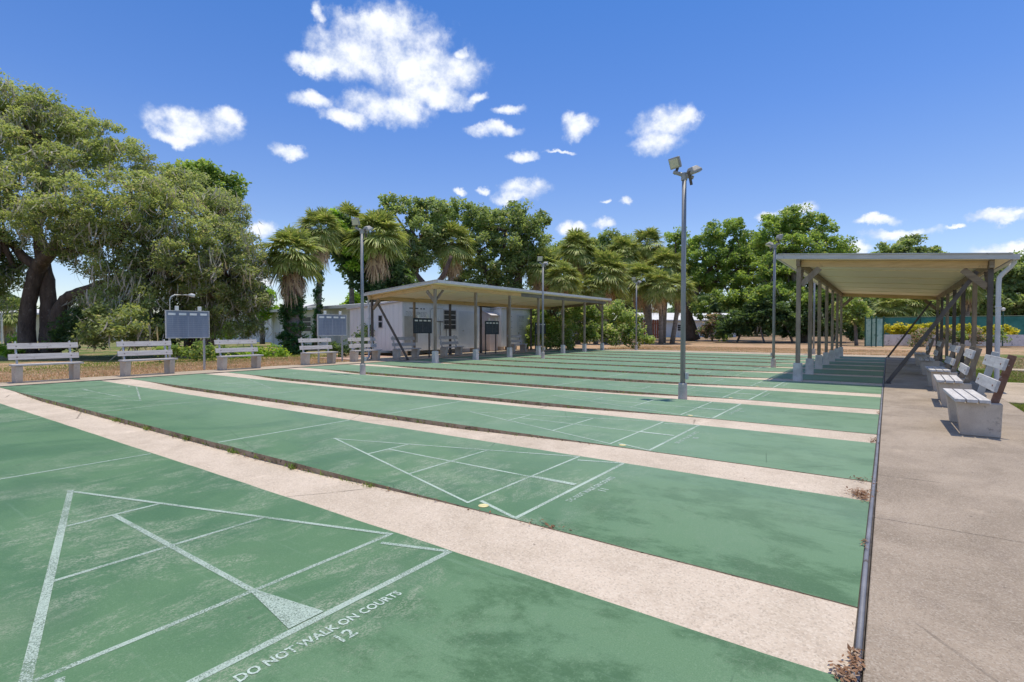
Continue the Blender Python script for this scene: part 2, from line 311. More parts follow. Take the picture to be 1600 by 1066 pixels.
# ---------------------------------------------------------------- object helpers
def tag(o, label=None, cat=None, group=None, kind=None):
    if label: o['label'] = label
    if cat: o['category'] = cat
    if group: o['group'] = group
    if kind: o['kind'] = kind
    return o
def thing(name, loc, label, cat, group=None, rz=0):
    o = bpy.data.objects.new(name, None); o.empty_display_size = .2; COL.objects.link(o); o.location = loc; o.rotation_euler.z = rz
    return tag(o, label, cat, group)
def copy_tree(o, parent=None):
    c = o.copy(); COL.objects.link(c)
    if parent is not None: c.parent = parent
    for ch in list(o.children): copy_tree(ch, c)
    return c
def link_mesh(name, me, parent=None):
    o = bpy.data.objects.new(name, me); COL.objects.link(o)
    if parent is not None: o.parent = parent
    return o
class MB:
    """collects verts and faces, then links them as one mesh object; with off, world coordinates are made local to the parent"""
    def __init__(s): s.v = []; s.f = []; s.mi = []; s.cur = 0
    def add(s, vs, fs):
        b = len(s.v); s.v += [tuple(x) for x in vs]; s.f += [tuple(b + i for i in f) for f in fs]; s.mi += [s.cur] * len(fs)
    def box(s, x0, x1, y0, y1, z0, z1, rot=None):
        vs = [Vector((x, y, z)) for x in (x0, x1) for y in (y0, y1) for z in (z0, z1)]
        if rot is not None:
            mtx, c = rot; vs = [mtx @ (v - c) + c for v in vs]
        s.add(vs, [(0, 1, 3, 2), (4, 6, 7, 5), (0, 4, 5, 1), (2, 3, 7, 6), (0, 2, 6, 4), (1, 5, 7, 3)]); return s
    def beam(s, a, b, w_, h_, up=Vector((0, 0, 1))):
        """a board from a to b, w_ wide sideways and h_ high"""
        a, b = Vector(a), Vector(b); d = (b - a).normalized(); sd_ = d.cross(up)
        if sd_.length < 1e-4: sd_ = d.cross(Vector((0, 1, 0)))
        sd_.normalize(); u_ = sd_.cross(d); vs = []
        for p in (a, b):
            for i, j in ((-1, -1), (1, -1), (1, 1), (-1, 1)): vs.append(p + sd_ * (i * w_ / 2) + u_ * (j * h_ / 2))
        s.add(vs, [(3, 2, 1, 0), (4, 5, 6, 7), (0, 1, 5, 4), (1, 2, 6, 5), (2, 3, 7, 6), (3, 0, 4, 7)]); return s
    def prism(s, pts, y0, y1):
        """pts in the x-z plane, extruded along y"""
        n_ = len(pts); vs = [(x, y0, z) for x, z in pts] + [(x, y1, z) for x, z in pts]
        s.add(vs, [tuple(range(n_)), tuple(range(2 * n_ - 1, n_ - 1, -1))] + [(i, i + n_, (i + 1) % n_ + n_, (i + 1) % n_) for i in range(n_)]); return s
    def tube(s, pts, rad, n_=8, wob=0):
        pts = [Vector(p) for p in pts]
        if not hasattr(rad, '__len__'): rad = [rad] * len(pts)
        b = len(s.v); ref = Vector((0.3, 1, .1))
        for i, p in enumerate(pts):
            d = (pts[min(i + 1, len(pts) - 1)] - pts[max(i - 1, 0)]).normalized()
            e = d.cross(ref)
            if e.length < .05: e = d.cross(Vector((1, 0, 0)))
            e.normalize(); g = d.cross(e)
            for k_ in range(n_):
                a = 2 * math.pi * k_ / n_; r_ = rad[i] * (1 + (random.uniform(-wob, wob) if wob else 0))
                s.v.append(tuple(p + e * math.cos(a) * r_ + g * math.sin(a) * r_))
        for i in range(len(pts) - 1):
            for k_ in range(n_):
                q = (k_ + 1) % n_; s.f.append((b + i * n_ + k_, b + i * n_ + q, b + (i + 1) * n_ + q, b + (i + 1) * n_ + k_)); s.mi.append(s.cur)
        s.f.append(tuple(b + k_ for k_ in range(n_ - 1, -1, -1))); s.mi.append(s.cur)
        s.f.append(tuple(b + (len(pts) - 1) * n_ + k_ for k_ in range(n_))); s.mi.append(s.cur); return s
    def build(s, name, mat, parent=None, bevel=0, smooth=False, off=None):
        me = bpy.data.meshes.new(name); vs = s.v
        if off is not None: vs = [(x - off[0], y - off[1], z - off[2]) for x, y, z in vs]
        me.from_pydata(vs, [], s.f)
        for m in (mat if isinstance(mat, (list, tuple)) else [mat]): me.materials.append(M[m])
        if any(s.mi): me.polygons.foreach_set('material_index', s.mi)
        bm = bmesh.new(); bm.from_mesh(me); bmesh.ops.recalc_face_normals(bm, faces=bm.faces)
        if bevel: bmesh.ops.bevel(bm, geom=bm.edges[:], offset=bevel, segments=1, affect='EDGES', clamp_overlap=True)
        bm.to_mesh(me); bm.free()
        if smooth: me.polygons.foreach_set('use_smooth', [True] * len(me.polygons))
        return link_mesh(name, me, parent)
def quads_mesh(name, V, mat, parent=None, off=None, per=4):
    """V: (n, per, 3) array, each row one free leaf"""
    V = np.asarray(V, dtype=np.float32)
    if off is not None: V = V - np.array(off, dtype=np.float32)
    n_ = V.shape[0]; me = bpy.data.meshes.new(name)
    me.vertices.add(n_ * per); me.vertices.foreach_set('co', V.reshape(-1))
    me.loops.add(n_ * per); me.loops.foreach_set('vertex_index', np.arange(n_ * per, dtype=np.int32))
    me.polygons.add(n_); me.polygons.foreach_set('loop_start', np.arange(0, n_ * per, per, dtype=np.int32))
    me.materials.append(M[mat]); me.update(calc_edges=True)
    return link_mesh(name, me, parent)

# ================================================================ THE GROUND
# court field: rows of courts along y, each 15.65 m long in x
CX0, CX1 = -15.75, -.098            # left and right ends
PITCH_Y, CW, Y0 = 2.415, 1.80, .42 # spacing, width, near edge of the nearest court
NC = 12
YEND = Y0 + PITCH_Y * (NC - 1) + CW
def ground():
    xs = sorted(set([-600, -300, -150, -90, -60] + list(np.arange(-45, -15.8, 1.5)) + [-15.8, .0] + list(np.arange(1.7, 20, 1.5)) + [30, 60, 120, 300, 600]))
    ys = sorted(set([-300, -100, -40, -15, -6] + list(np.arange(-3.0, 28, 1.5)) + [28.9] + list(np.arange(30.9, 60, 1.8)) + [75, 100, 150, 300, 900]))
    vs, fs, idx = [], [], {}
    rg = random.Random(4)
    for i, x in enumerate(xs):
        for j, y in enumerate(ys):
            near = (-18.6 < x < 1.8 and -4 < y < 31.5) or (x > 0 and 11 < y < 25)
            z = -.045 + (0 if near else rg.uniform(-.035, .03)); idx[i, j] = len(vs); vs.append((x, y, z))
    for i in range(len(xs) - 1):
        for j in range(len(ys) - 1):
            cx, cy = (xs[i] + xs[i + 1]) / 2, (ys[j] + ys[j + 1]) / 2
            if -15.8 < cx < 0 and -3 < cy < 28.9: continue
            fs.append((idx[i, j], idx[i + 1, j], idx[i + 1, j + 1], idx[i, j + 1]))
    b = MB(); b.add(vs, fs); o = b.build('lawn', 'lawn'); tag(o, kind='structure')
ground()
b = MB(); b.box(-15.8, 0, -3.0, 28.9, -.5, -.16); tag(b.build('court_bed', 'dirty_edge'), kind='structure')

rc = random.Random(11)
def wob(): return rc.uniform(-.004, .004)
LETTERS = 'DO NOT WALK ON COURTS'
def text_mesh(name, txt, size, loc, mat, parent, rz, width=None, rx=0, bold=.0):
    cu = bpy.data.curves.new(name, 'FONT'); cu.body = txt; cu.size = size; cu.align_x = 'CENTER'; cu.align_y = 'CENTER'; cu.offset = bold; cu.resolution_u = 2
    to = bpy.data.objects.new(name, cu); COL.objects.link(to)
    dg = bpy.context.evaluated_depsgraph_get(); me = bpy.data.meshes.new_from_object(to.evaluated_get(dg)); bpy.data.objects.remove(to)
    me.materials.clear(); me.materials.append(M[mat])
    me.transform(Matrix.Translation(loc) @ Matrix.Rotation(rz, 4, 'Z') @ Matrix.Rotation(rx, 4, 'X') @ Matrix.Diagonal((width or 1, 1, 1, 1)))
    return link_mesh(name, me, parent)
def strip(b, p, q, w_, z=.0014):
    p, q = Vector((*p, z)), Vector((*q, z)); d = (q - p).normalized(); s_ = Vector((-d.y, d.x, 0)) * w_ / 2
    b.add([p - s_, q - s_, q + s_, p + s_], [(0, 1, 2, 3)])

CEN = (CX0 + CX1) / 2
for i in range(NC):
    ya = Y0 + PITCH_Y * i; yb = ya + CW
    b = MB(); nx = 60; xs = [CX0 + (CX1 - CX0) * k / nx for k in range(nx + 1)]
    e0 = [ya + wob() for _ in xs]; e1 = [yb + wob() for _ in xs]
    top = [(x, e0[k], 0) for k, x in enumerate(xs)] + [(x, e1[k], 0) for k, x in enumerate(xs)]
    m_ = nx + 1
    b.add(top, [(k, k + 1, k + 1 + m_, k + m_) for k in range(nx)])
    b.cur = 1
    for ee in (e0, e1):
        vs = [(x, ee[k], 0) for k, x in enumerate(xs)] + [(x, ee[k] + rc.uniform(-.006, .006), -.15) for k, x in enumerate(xs)]
        b.add(vs, [(k, k + 1, k + 1 + m_, k + m_) for k in range(nx)])
    b.add([(CX0, ya, 0), (CX0, yb, 0), (CX0, yb, -.15), (CX0, ya, -.15), (CX1, ya, 0), (CX1, yb, 0), (CX1, yb, -.15), (CX1, ya, -.15)], [(0, 1, 2, 3), (4, 5, 6, 7)])
    # the painted lip runs a few millimetres down the edge
    court = b.build('shuffleboard_court', ['court', 'dirty_edge']); tag(court, kind='structure')
    yc = (ya + yb) / 2
    faded = 'line_paint_faded'
    for side in (1, -1):                       # right end, left end
        X = (lambda d: CX1 - d) if side == 1 else (lambda d: CX0 + d)
        mt = ('line_paint' if i == 0 else 'line_paint_light') if side == 1 else faded
        lw = (.029 if i == 0 else .023) if side == 1 else .026
        if side == 1 or i % 3 == 0:
            b = MB(); strip(b, (X(1.91), ya + .01), (X(1.91), yb - .01), .038 if i == 0 else .030); b.build('base_line', mt, court)
        b = MB(); strip(b, (X(2.375), ya + .085), (X(2.375), yb - .05), lw); strip(b, (X(3.285), ya + .36), (X(3.285), yb - .34), lw); strip(b, (X(4.165), ya + .64), (X(4.165), yb - .61), lw)
        b.build('scoring_cross_line', mt, court)
        b = MB(); strip(b, (X(2.36), ya + .07), (X(5.09), yc + .01), lw * (1.35 if i == 0 and side == 1 else 1), .0022); strip(b, (X(2.36), yb - .035), (X(5.09), yc - .01), lw, .0026)
        b.build('triangle_line', mt, court)
        b = MB(); strip(b, (X(2.36), yc), (X(4.17), yc), lw * 1.1, .0018); b.build('centre_line', mt, court)
        # ten-off: the narrow wedge and its two sides
        b = MB(); z = .0030
        if i == 0: b.add([(X(2.38), yc - .012, z), (X(1.935), yc - .085, z), (X(1.935), yc + .085, z), (X(2.38), yc + .012, z)], [(0, 1, 2, 3)])
        else: strip(b, (X(2.36), yc + .01), (X(1.95), yc + .02), .055, z)
        strip(b, (X(2.32), ya + .16), (X(1.92), ya + .02), .03, .0022); strip(b, (X(2.32), yb - .16), (X(1.92), yb - .02), .03, .0022)
        b.build('ten_off_line', mt, court)
        b = MB(); strip(b, (X(5.96), ya + .02), (X(5.96), yb - .02), .03); b.build('dead_line', mt, court)
        if side == 1:
            b = MB(); c = Vector((X(2.235), ya + .085, .0034)); b.add([c + Vector((math.cos(a) * .038, math.sin(a) * .038, 0)) for a in np.linspace(0, 2 * math.pi, 17)[:-1]], [tuple(range(16))])
            b.build('puck_spot', 'cream_paint', court)
            if i < 7:
                text_mesh('lettering', LETTERS, .070, (X(1.79), yc + .01, .0022), 'letter_paint', court, R(90), .84, bold=.0018)
                text_mesh('court_number', str(12 - i), .095, (X(1.70), yc + .02, .0022), 'letter_paint', court, R(90), 1.0, bold=.002)

# gutters between the courts, flush at both ends and sunk along the middle
def gz(x):
    t = min(1, max(0, (CX1 - 1.9 - x) / 3.2)); t2 = min(1, max(0, (x - CX0 - .8) / 2.6)); f = lambda s: s * s * (3 - 2 * s)
    return -.006 - .054 * min(f(t), f(t2))
for i in range(-1, NC):
    ya = Y0 + PITCH_Y * i + CW - .008; yb = ya + PITCH_Y - CW + .016
    if i == NC - 1: yb = ya + .02
    xs = np.linspace(CX0, CX1, 50); vs = []
    for x in xs: vs += [(x, ya, gz(x)), (x, (ya + yb) / 2, gz(x) - .004), (x, yb, gz(x))]
    fs = []
    for k in range(len(xs) - 1): fs += [(3 * k, 3 * k + 3, 3 * k + 4, 3 * k + 1), (3 * k + 1, 3 * k + 4, 3 * k + 5, 3 * k + 2)]
    b = MB(); b.add(vs, fs); tag(b.build('gutter', 'gutter_concrete'), kind='structure')
b = MB(); b.box(CX0, CX1, -3, Y0 - PITCH_Y + CW - .01, -.12, 0); tag(b.build('near_apron', 'court'), kind='structure')

def slabs(name, x0, x1, y0, y1, cuts_x, cuts_y, mat, h=0.0, gap=.010):
    b = MB(); b.box(x0 + .02, x1 - .02, y0 + .02, y1 - .02, -.30, h - .022); root = tag(b.build(name, 'dark_joint'), kind='structure')
    X = [x0] + cuts_x + [x1]; Y = [y0] + cuts_y + [y1]
    for i in range(len(X) - 1):
        for j in range(len(Y) - 1):
            b = MB(); dz = rc.uniform(-.002, .002); b.box(X[i] + gap / 2, X[i + 1] - gap / 2, Y[j] + gap / 2, Y[j + 1] - gap / 2, -.12, h + dz)
            b.build('slab', mat, root, bevel=.004)
    return root
slabs('walkway', -.064, 1.70, -3.0, 30.9, [], [4.27, 10.5, 16.7, 22.9, 28.8], 'walk_concrete')
slabs('side_path', 1.705, 14.0, 12.45, 17.1, [5.5, 9.5], [14.8], 'strip_concrete', -.006)
slabs('narrow_path', 2.6, 16.0, 22.3, 23.2, [6, 10], [], 'strip_concrete', -.010)
slabs('far_walkway', -15.74, -.03, YEND + .03, 30.9, [-12.6, -9.4, -6.2, -3.1], [], 'strip_concrete')
slabs('left_walkway', -17.05, -15.80, -3.0, 13.9, [], [1.2, 4.4, 7.6, 10.8], 'strip_concrete')
slabs('shelter_floor', -18.5, -15.80, 13.91, 31.0, [], [17.1, 20.3, 23.5, 26.7], 'strip_concrete')
b = MB(); b.box(-15.795, -15.755, -3, 28.8, -.10, .012); tag(b.build('left_kerb', 'dark_joint'), kind='structure')
b = MB(); b.box(-20.6, -18.52, 14.0, 16.9, -.1, -.004); tag(b.build('brick_patio', 'brick_pink'), kind='structure')
# the grey pipe lying in the joint between courts and walkway
rp = random.Random(5)
b = MB(); ys = [-3, 0, .8, 1.6, 2.23]; b.tube([(-.081 + rp.uniform(-.003, .003), y, -.006) for y in ys], .0115, 10)
b.tube([(-.081, 2.25, -.004), (-.081, 2.29, -.004)], .0135, 10)
b.tube([(-.081 + rp.uniform(-.003, .003), y, -.004) for y in (2.31, 3.5, 5, 6.2, 8, 10, 13, 16, 20, 24, 28.5)], .0115, 10)
tag(b.build('drain_pipe', 'joint_pipe', smooth=True), 'long grey pipe lying in the joint between green courts and walkway', 'pipe')
b = MB(); b.box(-.098, -.064, -3, 28.8, -.12, -.018); tag(b.build('joint_gap', 'dark_joint'), kind='structure')

# dead leaves caught along the pipe
def leaves(name, spots_, label, mat='dead_leaf', sz=.011, seed=1):
    g = np.random.default_rng(seed); P = []
    for (x, y, sx, sy, k, z) in spots_:
        P.append(np.stack([g.normal(x, sx, k), g.normal(y, sy, k), z + np.abs(g.normal(0, .007, k))], 1))
    P = np.concatenate(P); k = len(P); t = g.normal(size=(k, 3)); t[:, 2] *= .35; t /= np.linalg.norm(t, axis=1)[:, None]
    u = np.cross(t, g.normal(size=(k, 3)) * .4 + [0, 0, 1]); u /= np.linalg.norm(u, axis=1)[:, None]
    l = g.uniform(.7, 1.6, (k, 1)) * sz; P[:, 2] += .006
    V = np.stack([P - t * l, P + u * l * .42, P + t * l, P - u * l * .42], 1)
    o = quads_mesh(name, V, mat); tag(o, label, 'dead leaves', kind='stuff')
leaves('dead_leaves', [(-.17, 4.80, .035, .07, 170, .0), (-.13, 4.70, .02, .05, 80, .0), (-.16, 5.25, .05, .05, 40, 0), (-.09, 2.30, .012, .10, 120, .0), (-.12, 2.24, .02, .03, 50, 0),
    (-.12, 7.2, .02, .10, 50, 0), (-.11, 9.6, .015, .1, 30, 0), (-.11, 3.7, .012, .05, 20, 0)] +
    [(-2.4 - .9 * q, 2.81 + .0, .30, .012, 14, gz(-2.4 - .9 * q)) for q in range(12)] + [(-3.0 - .9 * q, 5.22, .30, .012, 14, gz(-3.0 - .9 * q)) for q in range(12)] +
    [(-9.6, 5.2, .35, .02, 60, -.07), (-7.9, 2.33, .2, .05, 5, -.07), (-1.75, 2.86, .07, .02, 25, -.006), (-.9, 4.55, .3, .15, 4, 0)],
    'brown dead leaves caught along the pipe and gutter edges', seed=3)

# ================================================================ BENCHES
def make_bench(wood, post_near):
    t = thing('park_bench', (0, 0, 0), 'bench', 'bench')
    for s_ in (-1, 1):
        b = MB(); b.prism([(-.165, 0), (-.215, .395), (.200, .395), (.188, 0)], s_ * .535 - .065, s_ * .535 + .065); b.build('support', 'bench_concrete', t, bevel=.008)
    for k_ in range(3):
        x0 = -.235 + k_ * .112; b = MB(); b.box(x0, x0 + .098, -.665, .665, .398, .438); b.build('seat_board', wood, t, bevel=.004)
    lean = math.atan2(.15, .57)
    for s_ in (-1, 1):
        b = MB(); b.beam((.128, s_ * .51, .36), (.128 + math.tan(lean) * .60, s_ * .51, .96), .030, .075, Vector((1, 0, 0)))
        b.build('backrest_post', post_near if s_ == -1 else 'galv', t, bevel=.003)
    for z in (.60, .855):
        x = .128 + math.tan(lean) * (z - .36) - .055; c = Vector((x, 0, z)); b = MB()
        b.box(x - .016, x + .016, -.665, .665, z - .068, z + .068, (Matrix.Rotation(lean, 3, 'Y'), c)); b.build('backrest_board', wood, t, bevel=.004)
        for s_ in (-1, 1):
            b = MB(); b.tube([(x - .024, s_ * .51, z), (x - .012, s_ * .51, z)], .012, 8)
            b.build('bolt', 'rust_metal', t)
    return t
RB = [(.875, 8.80, 'weathered bench nearest the camera on the right walkway, with one rusty brown back post'),
      (.90, 11.60, 'second bench along the right walkway, in the sun just behind the rusty posted one'),
      (.92, 14.30, 'third bench along the right walkway, at the sunlit front edge of the right shelter'),
      (.95, 18.9, 'shaded bench inside the right shelter, nearer of the two in its shadow'),
      (.97, 23.3, 'shaded bench deepest inside the right shelter, near its far end')]
proto = make_bench('bench_wood', 'rust_metal')
proto2 = make_bench('bench_wood_far', 'galv')
for k_, (x, y, lab) in enumerate(RB):
    if k_ == 0: o = proto
    elif k_ == 1: o = copy_tree(proto);  [setattr(c.data, 'name', c.data.name) for c in o.children if c.type == 'MESH']
    else: o = copy_tree(proto)
    o.location = (x, y, 0); o.rotation_euler.z = R(random.Random(k_).uniform(-1.5, 1.5)); tag(o, lab, 'bench', 'benches on the right walkway')
    if k_ > 0:
        for c in o.children:
            if c.name.startswith('backrest_post'): c.material_slots[0].link = 'OBJECT'; c.material_slots[0].material = M['column_paint']
LB = [(-16.68, 3.86, 'leftmost bench on the left walkway, in front of the twin oak trunks'),
      (-16.68, 6.02, 'second bench from the left, standing just left of the big grey scoreboard post'),
      (-16.68, 8.55, 'third bench from the left, between the two grey scoreboards'),
      (-16.72, 11.42, 'bench in front of the smaller grey scoreboard and the ivy covered palm'),
      (-16.90, 13.65, 'bright bench at the left corner of the left shelter, before the white shed'),
      (-16.95, (y_at(613, -16.95) + y_at(655, -16.95)) / 2, 'shaded bench under the left shelter beside its slanting brace'),
      (-16.95, (y_at(688, -16.95) + y_at(722, -16.95)) / 2, 'shaded bench below the white shed window, behind the front shelter post'),
      (-16.95, (y_at(784, -16.95) + y_at(832, -16.95)) / 2, 'shaded bench in front of the far white hut with hand written rules')]
for k_, (x, y, lab) in enumerate(LB):
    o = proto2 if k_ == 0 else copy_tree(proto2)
    o.location = (x, y, 0); o.rotation_euler.z = math.pi + R(random.Random(k_ + 9).uniform(-1.5, 1.5)); tag(o, lab, 'bench', 'benches on the left walkway')

# ================================================================ SHELTERS
COLS = [14.60 + PITCH_Y * k_ for k_ in range(7)]
COLS[-1] = 28.95
def shelter(name, xf, xr, of, orr, label, sgn):
    """xf: columns on the court side, xr: rear columns, sgn +1 when the rear lies towards +x. Roof falls towards the rear."""
    t = thing(name, ((xf + xr) / 2, 21.8, 0), label, 'shelter'); off = t.location
    yF, yB = 14.36, 29.35
    ex, rx = xf - sgn * of, xr + sgn * orr         # eave and rear edge
    def rz(x): return 2.98 - .33 * (x - ex) / (rx - ex)   # underside of the roof
    def bld(b, n_, m_, **k): return b.build(n_, m_, t, off=off, **k)
    # roof deck, soffit
    b = MB(); ins = .03
    x0, x1 = ex + sgn * ins, rx - sgn * ins
    b.add([(x, y, rz(x) + dz) for x in (x0, x1) for y in (yF + ins, yB - ins) for dz in (.02, .085)], [(0, 1, 3, 2), (4, 6, 7, 5), (0, 4, 5, 1), (2, 3, 7, 6), (0, 2, 6, 4), (1, 5, 7, 3)])
    for q in range(38):                           # standing seams on top of the sheet metal
        y = yF + .2 + q * .4
        if y < yB - .1: b.beam((x0, y, rz(x0) + .10), (x1, y, rz(x1) + .10), .03, .03)
    bld(b, 'roof', 'roof_top')
    # soffit in sheets with tight joints
    yy = np.linspace(yF + ins, yB - ins, 6)
    for q in range(5):
        b = MB(); b.add([(x, y, rz(x) + dz) for x in (x0, x1) for y in (yy[q] + .002, yy[q + 1] - .002) for dz in (0, .018)], [(0, 1, 3, 2), (4, 6, 7, 5), (0, 4, 5, 1), (2, 3, 7, 6), (0, 2, 6, 4), (1, 5, 7, 3)])
        bld(b, 'soffit_panel', 'soffit')
    # fascias
    for y in (yF, yB):
        b = MB(); b.beam((ex, y, rz(ex) + .055), (rx, y, rz(rx) + .055), .05, .105); b.beam((ex, y - .012, rz(ex) + .118), (rx, y - .012, rz(rx) + .118), .09, .018); bld(b, 'fascia', 'fascia_metal')
    b = MB(); b.box(min(ex, ex - sgn * .05), max(ex, ex - sgn * .05), yF - .025, yB + .025, rz(ex) + .00, rz(ex) + .11); bld(b, 'fascia', 'fascia_metal')
    b = MB(); g0 = rx; g1 = rx + sgn * .10
    b.box(min(g0, g1), max(g0, g1), yF - .025, yB + .025, rz(rx) - .005, rz(rx) + .10); bld(b, 'gutter_trough', 'fascia_metal')
    # beams
    for x, nm in ((xf, 'f'), (xr, 'r')):
        if sgn < 0 and nm == 'f':
            b = MB(); b.box(x - .04, x + .04, yF + .06, 20.3, rz(x) - .165, rz(x) - .003); bld(b, 'side_beam', 'beam_golden')
            b = MB(); b.box(x - .04, x + .04, 20.31, yB - .06, rz(x) - .165, rz(x) - .003); bld(b, 'side_beam', 'gutter_dark')
        else:
            b = MB(); b.box(x - .04, x + .04, yF + .06, yB - .06, rz(x) - .165, rz(x) - .003); bld(b, 'side_beam', 'beam_golden' if sgn < 0 else 'beam_brown')
    for k_, y in enumerate(COLS):
        if k_ in (0, 6):
            b = MB(); a = xf + sgn * .053; c = xr - sgn * .053
            b.beam((a, y, rz(a) - .085), (c, y, rz(c) - .085), .07, .15); bld(b, 'end_beam', 'beam_golden' if sgn > 0 else ('beam_golden' if k_ == 0 else 'beam_brown'))
        else: 
            b = MB(); b.beam((xf + sgn * .05, y, rz(xf) - .012), (xr - sgn * .05, y, rz(xr) - .012), .04, .02); bld(b, 'rafter', 'soffit')
        # columns
        zt = rz(xf) - .168
        b = MB(); b.prism([(xf - .10, -.08), (xf - .088, .43), (xf + .088, .43), (xf + .10, -.08)], y - .095, y + .095); bld(b, 'pier', 'pier_white', bevel=.008)
        b = MB(); b.box(xf - .048, xf + .048, y - .048, y + .048, .42, zt); bld(b, 'column', 'column_paint', bevel=.006)
        zt = rz(xr) - .168
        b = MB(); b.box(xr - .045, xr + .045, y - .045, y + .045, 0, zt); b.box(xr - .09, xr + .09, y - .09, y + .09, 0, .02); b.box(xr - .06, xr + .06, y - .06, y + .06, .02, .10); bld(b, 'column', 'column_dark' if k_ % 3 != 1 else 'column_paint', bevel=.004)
    # gusset plates and knee braces in the corners
    for y in (COLS[0], COLS[6]):
        for x, s_ in ((xf, sgn), (xr, -sgn)):
            z = rz(x + s_ * .4) - .16; b = MB(); b.beam((x + s_ * .05, y, z - .42), (x + s_ * .44, y, z - .03), .035, .13); bld(b, 'knee_brace', 'column_paint' if x == xf else 'beam_brown')
        for x in (xf, xr):
            sy = 1 if y < 20 else -1; z = rz(x) - .168; b = MB(); b.beam((x, y + sy * .05, z - .42), (x, y + sy * .44, z - .03), .035, .12, Vector((1, 0, 0))); bld(b, 'knee_brace', 'column_paint')
    x = xr - sgn * .20; z = rz(x) - .22
    for k_ in (0, 6):
        y = COLS[k_] + (.06 if k_ == 0 else -.06); foot = (xr - sgn * 1.70, y + .35 * (1 if k_ == 0 else .3), .02)
        b = MB(); b.beam(foot, (x, y, z), .06, .075); b.box(foot[0] - .07, foot[0] + .07, foot[1] - .06, foot[1] + .06, 0, .02); bld(b, 'diagonal_brace', 'column_dark')
    # downspout at the front rear corner
    b = MB(); g = rx + sgn * .04; xd = xr + sgn * .115; y = COLS[0] - .08; z = rz(rx)
    b.tube([(g, y, z), (g, y, z - .05), (g - sgn * .06, y, z - .14), (xd + sgn * .06, y, z - .26), (xd + sgn * .01, y, z - .34), (xd, y, z - .46), (xd, y, 1.2), (xd, y, .12), (xd + sgn * .02, y, .07), (xd + sgn * .1, y - .03, .04)], .043, 12)
    for zz in (.6, 1.7): b.box(xd - .05, xd + .05, y - .05, y + .05, zz, zz + .03)
    bld(b, 'downspout', 'spout_white', smooth=False)
    return t
shelter('right_shelter'.replace('right_', 'open_'), -1.80, 1.70, .42, .30, 'open shelter on the right with cream ceiling over the right walkway benches', 1)
shelter('open_shelter', -14.0, -17.62, .36, .10, 'long open shelter on the left with golden wooden edge beam before the white shed', -1)

# ================================================================ FLOODLIGHT POLES
def make_pole():
    t = thing('floodlight_pole', (0, 0, 0), 'pole', 'light pole')
    b = MB(); b.tube([(0, 0, -.10), (0, 0, .26), (0, 0, .28)], [.085, .078, .065], 14); b.build('concrete_foot', 'pole_pier', t)
    b = MB(); b.tube([(0, 0, .25), (0, 0, 2.2), (0, 0, 4.02)], [.046, .043, .040], 12); b.build('pole_shaft', 'pole_paint', t, smooth=True)
    b = MB(); b.box(.05, .10, -.03, .03, .35, .47); b.build('switch_box', 'galv', t, bevel=.004)
    b = MB(); b.tube([(-.18, -.05, 4.12), (.0, 0, 4.04), (.15, .05, 3.98)], [.032, .038, .032], 8); b.tube([(0, 0, 3.95), (0, 0, 4.08)], .055, 8); b.build('cross_arm', 'lamp_housing', t)
    def lamp(cx, cy, cz, rz_, tilt):
        mtx = Matrix.Translation((cx, cy, cz)) @ Matrix.Rotation(rz_, 4, 'Z') @ Matrix.Rotation(tilt, 4, 'Y')
        b = MB(); w_, h_ = .115, .10
        fr = [(0, -w_, -h_), (0, w_, -h_), (0, w_, h_), (0, -w_, h_)]; md = [(-.04, -w_, -h_), (-.04, w_, -h_), (-.04, w_, h_), (-.04, -w_, h_)]; bk = [(-.12, -w_ * .55, -h_ * .55), (-.12, w_ * .55, -h_ * .55), (-.12, w_ * .55, h_ * .55), (-.12, -w_ * .55, h_ * .55)]
        vs = [mtx @ Vector(p) for p in fr + md + bk]
        b.add(vs, [(0, 1, 2, 3), (4, 5, 1, 0), (5, 6, 2, 1), (6, 7, 3, 2), (7, 4, 0, 3), (8, 9, 5, 4), (9, 10, 6, 5), (10, 11, 7, 6), (11, 8, 4, 7), (11, 10, 9, 8)])
        h = b.build('lamp_head', 'lamp_housing', t, bevel=.008)
        b = MB(); b.add([mtx @ Vector((.004, y, z)) for y, z in ((-w_ * .82, -h_ * .8), (w_ * .82, -h_ * .8), (w_ * .82, h_ * .8), (-w_ * .82, h_ * .8))] + [mtx @ Vector((.012, y, z)) for y, z in ((-w_ * .7, -h_ * .66), (w_ * .7, -h_ * .66), (w_ * .7, h_ * .66), (-w_ * .7, h_ * .66))], [(4, 5, 6, 7), (0, 1, 5, 4), (1, 2, 6, 5), (2, 3, 7, 6), (3, 0, 4, 7)])
        b.build('lens', 'lamp_glass', h)
        b = MB(); b.beam(mtx @ Vector((-.07, 0, -h_ - .0)), Vector((cx + (0.02 if cx < 0 else -.05), cy, cz - .2)), .04, .03); b.build('bracket', 'column_dark', h)
    lamp(-.17, -.05, 4.28, R(-105), R(22)); lamp(.16, .06, 4.06, R(60), R(68))
    return t
pole0 = make_pole()
PL = [(-3.04, 9.62, -5, 'tall floodlight pole standing in the gutter right of centre, nearest of the six'), (-12.15, 9.72, 35, 'floodlight pole in front of the bench by the white shed'),
      (-3.12, 19.45, 150, 'floodlight pole just left of the right shelter'), (-12.2, 19.40, 60, 'thin floodlight pole in front of the middle of the left shelter'),
      (-12.4, 30.3, 20, 'far floodlight pole beside the big pale shrub at the back'), (-3.05, 30.4, 100, 'farthest floodlight pole, seen between the posts of the right shelter')]
for k_, (x, y, rz_, lab) in enumerate(PL):
    o = pole0 if k_ == 0 else copy_tree(pole0); o.location = (x, y, 0 if k_ < 4 else .0); o.rotation_euler.z = R(rz_); tag(o, lab, 'light pole', 'floodlight poles round the courts')

